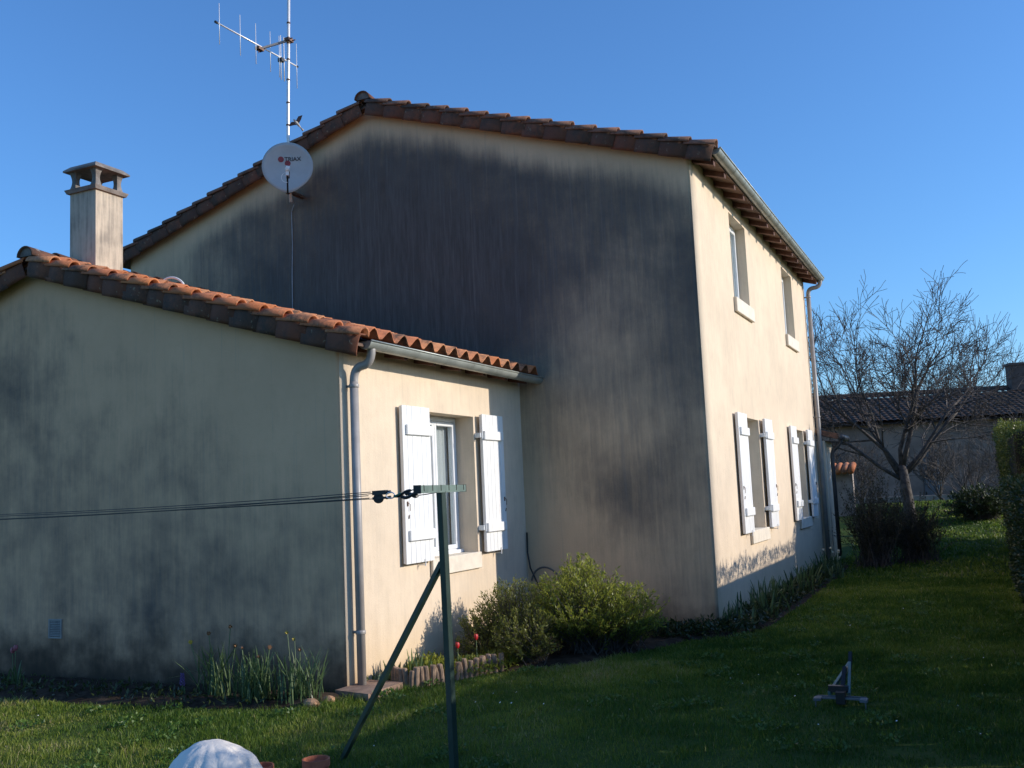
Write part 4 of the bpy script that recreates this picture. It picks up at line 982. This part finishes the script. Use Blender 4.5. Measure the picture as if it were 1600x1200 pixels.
bulb_clump('tulip', 'taller red tulip in front of the olive shrub', 'tulip', (-1.76, -2.98), 14, .22, .05, .024, 17, ((.0, .0, .335, RD, 'tulip'),), None, .6)
bulb_clump('iris', 'low green iris fan between the slab and the wooden stakes', 'iris', (-2.36, -3.62), 26, .24, .06, .026, 18, (), 'iris fans in the beds', .45)
bulb_clump('iris', 'upright iris leaves behind the first wooden stakes', 'iris', (-2.14, -3.52), 34, .32, .07, .022, 19, (), 'iris fans in the beds', .4)
bulb_clump('iris', 'short iris tuft at the annex wall by the slab', 'iris', (-2.42, -3.80), 20, .17, .06, .022, 20, (), 'iris fans in the beds', .6)
def ground_cover(name, pts, label, cat, seed, mat, L, W, n, h):
    g = np.random.default_rng(seed); P = []; D = []
    for (x, y, r_) in pts:
        k_ = int(n*r_*r_*12); a = g.uniform(0, 2*np.pi, k_); q = r_*np.sqrt(g.random(k_)); X = x+q*np.cos(a); Yv = y+q*np.sin(a)
        P.append(np.stack([X, Yv, ground_z(X, Yv)+.03+h*g.random(k_)*(1-(q/r_)**2*.6)], -1)); D.append(unit(g.normal(size=(k_, 3))+np.array([0, 0, .6])))
    P = np.concatenate(P); D = np.concatenate(D); k_ = len(P)
    V, F = leaf_quads(P, D, L*(.6+.8*g.random(k_)), W*(.6+.8*g.random(k_)), g)
    return tag(np_mesh(name, V, F, mat, None, {'tint': np.repeat(g.random(k_)*.9, 4)}), label, cat, kind='stuff')
ground_cover('bed_greenery', [(-2.0, -3.3, .22), (-1.85, -3.0, .25), (-2.2, -3.3, .2), (-1.7, -2.7, .25), (-2.3, -3.0, .2)], 'low green leaves filling the bed behind the wooden stakes', 'bedding plants', 31, MT['leaf_green'], .05, .022, 900, .15)
ground_cover('bed_weeds', [(x, -4.85-.1*math.sin(x*3), .28) for x in np.arange(-7, -3.6, .45)]+[(-3.3, -4.9, .2), (-2.9, -4.8, .18)], 'dark low weeds along the bed below the annex gable', 'weeds', 32, MT['leaf_dark'], .06, .022, 90, .09)
g_ = np.random.default_rng(77)
sp = [(x, y, r_) for x, y, r_ in zip(g_.uniform(-7, 3.4, 260), g_.uniform(-7.3, 3.5, 260), g_.uniform(.05, .16, 260)) if not in_poly(np.array(x), np.array(y), FRONT_BED) and not in_poly(np.array(x), np.array(y), CORNER_BED) and not (x < 0 and y > 0) and not (x < -2.5 and y > -5.1)]
MT['leaf_clover'] = leaf_mat('clover_leaf', (.03, .085, .014), (.13, .21, .04), .45, .3)
ground_cover('lawn_weeds', sp, 'patches of clover and broad-leaved weeds in the lawn', 'weeds', 34, MT['leaf_clover'], .032, .020, 420, .035)
def daisies():
    g = np.random.default_rng(5); V = []; F = []; n = 0
    while n < 70:
        x, y = g.uniform(-6.5, 3.4), g.uniform(-7.2, 4)
        if in_poly(np.array(x), np.array(y), FRONT_BED) or in_poly(np.array(x), np.array(y), CORNER_BED) or (x < 0 and y > 0) or (x < -2.5 and y > -5.1) or vnoise(x, y, .8, 9) < .45: continue
        z = gz(x, y)+g.uniform(.035, .07); r_ = g.uniform(.0045, .0075); o = len(V); tx, ty = g.normal(0, .4, 2)
        for j in range(6): a = j*math.pi/3; V.append((x+r_*math.cos(a), y+r_*math.sin(a), z+r_*(tx*math.cos(a)+ty*math.sin(a))))
        F.append([o+j for j in range(6)]); n += 1
    return tag(np_mesh('daisies', V, F, plain('daisy_white', (.75, .74, .70), .7)), 'tiny white daisies scattered in the lawn', 'daisies', kind='stuff')
daisies()
# irises along the shaded foot of the side wall
for i, (x, y, n, h, lab) in enumerate([(.16, .25, 40, .34, 'spiky iris clump at the near corner of the side wall'), (.20, 1.15, 46, .40, 'iris clump left of the first lower window'), (.20, 2.0, 50, .46, 'tall iris clump under the first lower window'), (.20, 3.0, 50, .42, 'iris clump just past the first lower window'),
                                      (.22, 4.1, 46, .40, 'iris clump midway between the two lower windows'), (.22, 5.2, 46, .40, 'iris clump before the second lower window'), (.24, 6.4, 50, .42, 'iris clump under the second lower window'), (.26, 7.7, 50, .44, 'iris clump past the second lower window')]):
    bulb_clump('iris', lab, 'iris', (x, y), n, h, .13, .026, 40+i, (), 'irises along the side wall', .55)
bulb_clump('narcissus', 'white narcissus in flower at the far end of the side wall', 'narcissus', (.42, 7.0), 30, .42, .09, .014, 60, tuple((.14*math.sin(j*2.1), .14*math.cos(j*1.3), .46+.03*j % .12, (.75, .72, .58), 'white') for j in range(5)), None, .6)
ground_cover('bed_greenery', [(.22, y, .26) for y in np.arange(-.1, 8.6, .42)]+[(-.35, -.45, .3), (-.1, -.25, .3), (-.6, -.5, .3)], 'dark low leaves along the foot of the side wall', 'bedding plants', 33, MT['leaf_dark'], .07, .022, 420, .18)

def hedge(name, label, x0, x1, y0, y1, zt, seed, mat, dens, core=True, spikes=0, L=.045):
    g = np.random.default_rng(seed); root = thing(name, label, 'hedge', ((x0+x1)/2, y0, gz((x0+x1)/2, y0)))
    zb = gz((x0+x1)/2, (y0+y1)/2)-.05; P = []; N = []
    def face(n, fx, fy, fz, nrm):
        P.append(np.stack([fx(n), fy(n), fz(n)], -1)); N.append(np.tile(nrm, (n, 1)))
    U = lambda a, b: (lambda n: g.uniform(a, b, n)); K = lambda a: (lambda n: np.full(n, a))
    H = zt-zb; Ly = y1-y0; Lx = x1-x0
    face(int(dens*H*Ly), K(x0), U(y0, y1), U(zb, zt), (-1, 0, 0)); face(int(dens*.6*H*Ly), K(x1), U(y0, y1), U(zb, zt), (1, 0, 0))
    face(int(dens*Lx*Ly*1.2), U(x0, x1), U(y0, y1), K(zt), (0, 0, 1)); face(int(dens*H*Lx), U(x0, x1), K(y0), U(zb, zt), (0, -1, 0)); face(int(dens*H*Lx), U(x0, x1), K(y1), U(zb, zt), (0, 1, 0))
    P = np.concatenate(P); N = np.concatenate(N).astype(float); n = len(P)
    bulge = .16*(vnoise(P[:, 1]*1.0+P[:, 0], P[:, 2], 2.1, seed)-.5)+.10*(vnoise(P[:, 1]*1.3, P[:, 2]*1.2+P[:, 0], 6, seed+1)-.5)
    low = np.clip((zt-P[:, 2])/H, 0, 1); P = P+N*(bulge-np.abs(g.normal(0, .05, n)))[:, None]
    P[:, 0] += np.where(N[:, 0] < -.5, .10*low, 0)
    D = unit(N*.7+unit(g.normal(size=(n, 3)))*.8+np.array([0, 0, .35]))
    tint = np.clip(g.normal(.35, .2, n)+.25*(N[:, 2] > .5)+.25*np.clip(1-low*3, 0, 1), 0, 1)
    V, F = leaf_quads(P, D, L*(.6+.8*g.random(n)), L*.5*(.6+.7*g.random(n)), g)
    if spikes:
        m_ = spikes; X = g.uniform(x0+.1, x1-.1, m_); Yv = g.uniform(y0, y1, m_); h = .03+.13*g.random(m_)**2; k_ = 9
        q = (g.random((m_, k_))*h[:, None]).ravel(); PX = np.stack([np.repeat(X, k_)+g.normal(0, .012, m_*k_), np.repeat(Yv, k_)+g.normal(0, .012, m_*k_), zt-.02+q], -1)
        V2, F2 = leaf_quads(PX, unit(g.normal(size=(m_*k_, 3))*.6+np.array([0, 0, 1.0])), np.full(m_*k_, .045), np.full(m_*k_, .018), g)
        F = np.concatenate([F, F2+len(V)]); V = np.concatenate([V, V2]); tint = np.concatenate([tint, np.full(m_*k_, .7)])
    f = np_mesh('foliage', V, F, mat, root, {'tint': np.repeat(tint, 4)}); f['kind'] = 'stuff'
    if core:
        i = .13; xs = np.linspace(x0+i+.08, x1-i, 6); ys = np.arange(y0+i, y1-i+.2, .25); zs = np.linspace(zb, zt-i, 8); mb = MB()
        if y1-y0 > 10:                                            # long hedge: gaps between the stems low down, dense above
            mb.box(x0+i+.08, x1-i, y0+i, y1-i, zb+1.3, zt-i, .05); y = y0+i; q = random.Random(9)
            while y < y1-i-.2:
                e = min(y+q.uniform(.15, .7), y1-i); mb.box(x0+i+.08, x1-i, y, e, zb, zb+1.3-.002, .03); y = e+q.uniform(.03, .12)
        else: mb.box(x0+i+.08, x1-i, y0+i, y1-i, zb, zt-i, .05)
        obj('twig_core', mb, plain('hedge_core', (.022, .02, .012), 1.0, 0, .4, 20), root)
    return root
hedge('hedge', 'tall clipped evergreen hedge at the right edge of the lawn', 3.38, 4.9, 7.3, 12.2, 2.08, 71, MT['leaf_hedge'], 900, True, 60)
hedge('hedge', 'lower hedge with upright shoots nearer the camera on the right', 3.72, 4.35, -9.5, 7.25, 1.66, 72, MT['leaf_hedge'], 480, True, 1000)

hedge('hedge', 'low dark growth at the foot of the hedges on the right edge', 3.32, 3.68, -1.5, 7.2, 1.10, 73, MT['leaf_dark'], 700, True, 0, .055)

def bare_tree(name, label, base, height, seed, spread=1.0, trunk_r=.09, fork=.22, levels=5, cat='tree', limbs=6, group=None, twig_r=.004, mat=None, dirs=None, lift=.14):
    rr = random.Random(seed); base = Vector(base); root = thing(name, label, cat, base, group); mat = mat or MT['bark']
    fk = base+Vector((.03*height*rr.uniform(-1, 1), 0, height*fork))
    mb = MB(); mb.tube([base-Vector((0, 0, .1)), base+Vector((0, 0, .1)), base.lerp(fk, .6)+Vector((.01, 0, 0)), fk], [trunk_r*1.35, trunk_r*1.1, trunk_r*.95, trunk_r*.9], 10); obj('trunk', mb, mat, root, True)
    A, B, RA, RB = [], [], [], []; mains = []
    def grow(p, d, ln, r_, lev, sink):
        seg = 4 if lev > 2 else 3; pts = [p]; q = p; dd = d
        for i in range(seg):
            dd = (dd+Vector((rr.gauss(0, .13), rr.gauss(0, .13), rr.gauss(lift*.3, .10)))).normalized(); q = q+dd*(ln/seg); pts.append(q)
        rad = [max(twig_r, r_*(1-.55*i/seg)) for i in range(seg+1)]
        if sink is not None: sink.append((pts, rad))
        else:
            for i in range(seg): A.append(pts[i]); B.append(pts[i+1]); RA.append(rad[i]); RB.append(rad[i+1])
        if lev <= 0: return
        nb = {5: 4, 4: 4, 3: 4, 2: 4, 1: 3}.get(lev, 3)
        for j in range(nb):
            t = (.35+.65*(j+rr.random()*.6)/nb); t = min(t, 1); i = min(int(t*seg), seg-1); s = pts[i].lerp(pts[i+1], t*seg-i)
            ax = Vector((rr.gauss(0, 1), rr.gauss(0, 1), rr.gauss(0, 1))).cross(dd).normalized(); an = rr.uniform(.4, 1.05); nd = (dd*math.cos(an)+ax*math.sin(an)+Vector((0, 0, lift))).normalized()
            grow(s, nd, ln*rr.uniform(.42, .68), rad[i]*.6, lev-1, None)
        grow(pts[-1], dd, ln*.6, rad[-1]*.9, lev-1, None)
    for (az, tilt, ln) in dirs or ():
        d = Vector((math.cos(az)*math.sin(tilt), math.sin(az)*math.sin(tilt), math.cos(tilt)))
        grow(fk-Vector((0, 0, rr.random()*height*.06)), d, ln*.95, trunk_r*rr.uniform(.34, .5), levels-1, mains)
    for j in range(0 if dirs else limbs):
        a = 2*math.pi*j/limbs+rr.uniform(-.3, .3); tilt = rr.uniform(.42, .80)*spread if j else .2
        d = Vector((math.cos(a)*math.sin(tilt), math.sin(a)*math.sin(tilt), math.cos(tilt)))
        grow(fk-Vector((0, 0, rr.random()*height*.05)), d, height*.36*rr.uniform(.85, 1.1), trunk_r*rr.uniform(.45, .7), levels-1, mains)
    for (pts, rad) in mains: mb = MB(); mb.tube(pts, rad, 7); obj('limb', mb, mat, root, True)
    V, F = tubes_np([tuple(p) for p in A], [tuple(p) for p in B], RA, RB, 3); c = np_mesh('crown', V, F, mat, root); c['kind'] = 'stuff'
    return root
bare_tree('bare_tree', 'leafless spreading fruit tree behind the far end of the house', (1.42, 13.9, gz(1.42, 13.9)-.05), 6.6, 21, 1.2, .135, .25, 5, twig_r=.0055, lift=.05, dirs=[(R(25), 1.0, 2.3), (R(205), 1.02, 2.7), (R(15), .58, 2.6), (R(215), .70, 3.0), (R(200), .06, 2.35), (R(205), .5, 2.5), (R(300), .45, 2.5), (R(150), .5, 2.6), (R(20), .36, 2.4)])

# dark unlit shrubs behind the house corner
shrub('shrub', 'dark twiggy shrub in shade beyond the side wall', 'shrub', [((1.0, 8.95, .46), (.82, .95, 1.15), (1.0, 8.95), 320, 22), ((1.70, 9.5, .25), (.85, .8, .8), (1.7, 9.5), 260, 22)], 21, leaf_mat('brown_shrub_leaf', (.030, .030, .016), (.095, .085, .045), .6, .15), .06, .02, None, jag=.65, lo=.15)
shrub('shrub', 'dark dense evergreen shrub left of the tall hedge', 'shrub', [((2.95, 15.6, .45), (.85, .7, .55), (2.95, 15.6), 220, 24)], 22, MT['leaf_dark'], .08, .035)
bare_tree('bare_bush', 'leafless multi-stemmed bush with straight shoots left of the tall hedge', (2.75, 16.6, gz(2.75, 16.6)), 3.1, 12, .75, .03, .05, 3, 'bush', 14, None, .004)
bare_tree('bare_bush', 'thin leafless shoots rising from the dark shrub by the wall', (1.2, 9.2, gz(1.2, 9.2)), 1.9, 14, .7, .022, .05, 3, 'bush', 14, None, .003)

# ------------------------------------------------------------------ far background
def far_building():
    c0 = Vector((1.6, 30.0, gz(1.6, 30))); root = thing('neighbour_house', 'long low neighbour house with dark tiled roof behind the bare tree', 'house', c0)
    f = Vector((_fw[0], _fw[1], 0)).normalized(); r_ = Vector((f.y, -f.x, 0)); a = R(7); d = (r_*math.cos(a)-f*math.sin(a)).normalized(); n = Vector((d.y, -d.x, 0))
    if n.dot(f) > 0: n = -n
    def q(u, v, z): return c0+d*u-n*v+Vector((0, 0, z))
    W0, W1, DP, H1, RH = -16, 14, 7.0, 2.95, 1.35
    def hexq(u0, u1, v0, v1, z0, z1): return [q(u0, v0, z0), q(u1, v0, z0), q(u1, v1, z0), q(u0, v1, z0), q(u0, v0, z1), q(u1, v0, z1), q(u1, v1, z1), q(u0, v1, z1)]
    wm = plain('old_mauve_render', (.24, .165, .13), .95, 0, .25, 1.2, .3, 20)
    obj('wall', MB().hexa(hexq(W0, W1, 0, DP, -.6, H1)), wm, root)
    # canal tile courses: rounded columns stepping down the slope
    nu = int((W1-W0)/.25)*6; rows = 13; V = []; F = []
    us = np.linspace(W0-.3, W1+.3, nu+1); prof = .055*np.abs(np.cos(np.pi*us/.25))**.8; o = 0
    g = np.random.default_rng(3)
    for k_ in range(rows):
        s0, s1 = k_/rows, (k_+1)/rows+.02
        for s, dz in ((s0, .035), (s1, 0)):
            v = -.45+(DP/2+.45)*s; z = H1+.02+RH*s+dz
            for u, p in zip(us, prof): V.append(q(u, v, z+p))
        m_ = nu+1; F += [(o+i, o+i+1, o+m_+i+1, o+m_+i) for i in range(nu)]; o += 2*m_
    dark = tile_mat('dark_mossy_tile', .6, [(0, (.07, .042, .030)), (.5, (.12, .075, .052)), (1, (.085, .055, .040))])
    rf = np_mesh('roof', np.array([tuple(v) for v in V]), np.array(F), dark, root); 
    obj('roof_deck', MB().hexa([q(W0-.25, -.42, H1-.06), q(W1+.25, -.42, H1-.06), q(W1+.25, DP+.4, H1-.06), q(W0-.25, DP+.4, H1-.06), q(W0-.25, DP/2-.02, H1+RH-.08), q(W1+.25, DP/2-.02, H1+RH-.08), q(W1+.25, DP/2+.02, H1+RH-.08), q(W0-.25, DP/2+.02, H1+RH-.08)]), dark, root)
    mb = MB(); mb.tube([q(W0-.3, DP/2, H1+RH+.06), q(W1+.3, DP/2, H1+RH+.06)], .11, 8); obj('ridge', mb, dark, root)
    ch = MB(); ch.hexa(hexq(4.05, 4.75, 3.0, 3.6, H1+1.0, H1+RH+.95)); ch.hexa(hexq(4.0, 4.8, 2.95, 3.65, H1+RH+.951, H1+RH+1.05)); obj('chimney', ch, plain('sooty_brick', (.12, .08, .065), .95), root)
    dr = obj('door', MB().hexa(hexq(-.62, -.12, -.05, .0, -.1, 1.75)), plain('pale_blue_door', (.11, .10, .10), .7), root)
    obj('door_frame', MB().hexa(hexq(-.10, .0, -.07, .0, -.1, 1.8)), plain('pale_frame', (.30, .29, .28), .7), dr)
    for (u0, u1, z0, z1) in ((-4.4, -3.5, .75, 1.85), (3.6, 4.6, .7, 1.8)):
        wn = obj('window', MB().hexa(hexq(u0, u1, -.02, .01, z0, z1)), plain('dark_window', (.05, .05, .055), .25), root)
        obj('sill', MB().hexa(hexq(u0-.08, u1+.08, -.12, -.0, z0-.12, z0)), wm, wn)
    return root
far_building()
wall_ = thing('garden_wall', 'low garden wall capped with pale orange tiles beyond the shrub', 'wall', (-1.15, 17.2, gz(-1, 17)))
mb = MB(); mb.box(-3.2, -.22, 17.1, 17.35, -.2, 1.45); obj('wall_body', mb, plain('garden_wall_render', (.36, .30, .26), .95), wall_)
for i in range(18):
    mb = MB(); x = -3.15+i*.172; mb.tube([(x, 16.86, 1.47), (x, 17.6, 1.66)], [.085, .085], 10); obj('coping_tile', mb, MT['tile'], wall_, True)
mb = MB(); mb.box(-9, 9, 23.0, 23.25, .1, .62); tag(obj('low_wall', mb, plain('low_wall_render', (.34, .28, .23), .95), origin=(0, 23, .3)), 'low beige boundary wall before the neighbour house', 'wall')
bare_tree('bare_bush', 'tangled brown leafless bush before the neighbour house right of the tree', (3.9, 19.0, gz(3.9, 19)), 3.4, 41, .9, .03, .06, 4, 'bush', 11, None, .005)
bare_tree('bare_bush', 'brown leafless bush before the neighbour house left of the tree', (-.3, 19.5, gz(0, 19.5)), 3.0, 42, .9, .03, .06, 4, 'bush', 11, None, .005)
bare_tree('bare_bush', 'thin leafless bush close to the neighbour door', (1.9, 21.5, gz(1.9, 21.5)), 2.6, 43, .9, .028, .06, 4, 'bush', 10, None, .006)
bare_tree('distant_tree', 'hazy brown leafless tree above the neighbour roof at left', (-6.3, 52, .4), 8.2, 31, 1.0, .16, .25, 4, limbs=9, group='distant leafless trees', twig_r=.012)
bare_tree('distant_tree', 'pale leafless treetop above the neighbour roof near its chimney', (2.4, 54, .4), 10.5, 32, .9, .16, .25, 4, limbs=9, group='distant leafless trees', twig_r=.012)

# evergreen beyond the hedge, outside the picture: it shades the far end of the side wall and the lawn there
shrub('evergreen', 'tall dense evergreen standing behind the tall hedge', 'tree', [((6.2, 11.6, 2.0), (1.35, 2.9, 2.75), (6.2, 11.6), 620, 44)], 23, MT['leaf_dark'], .16, .09)
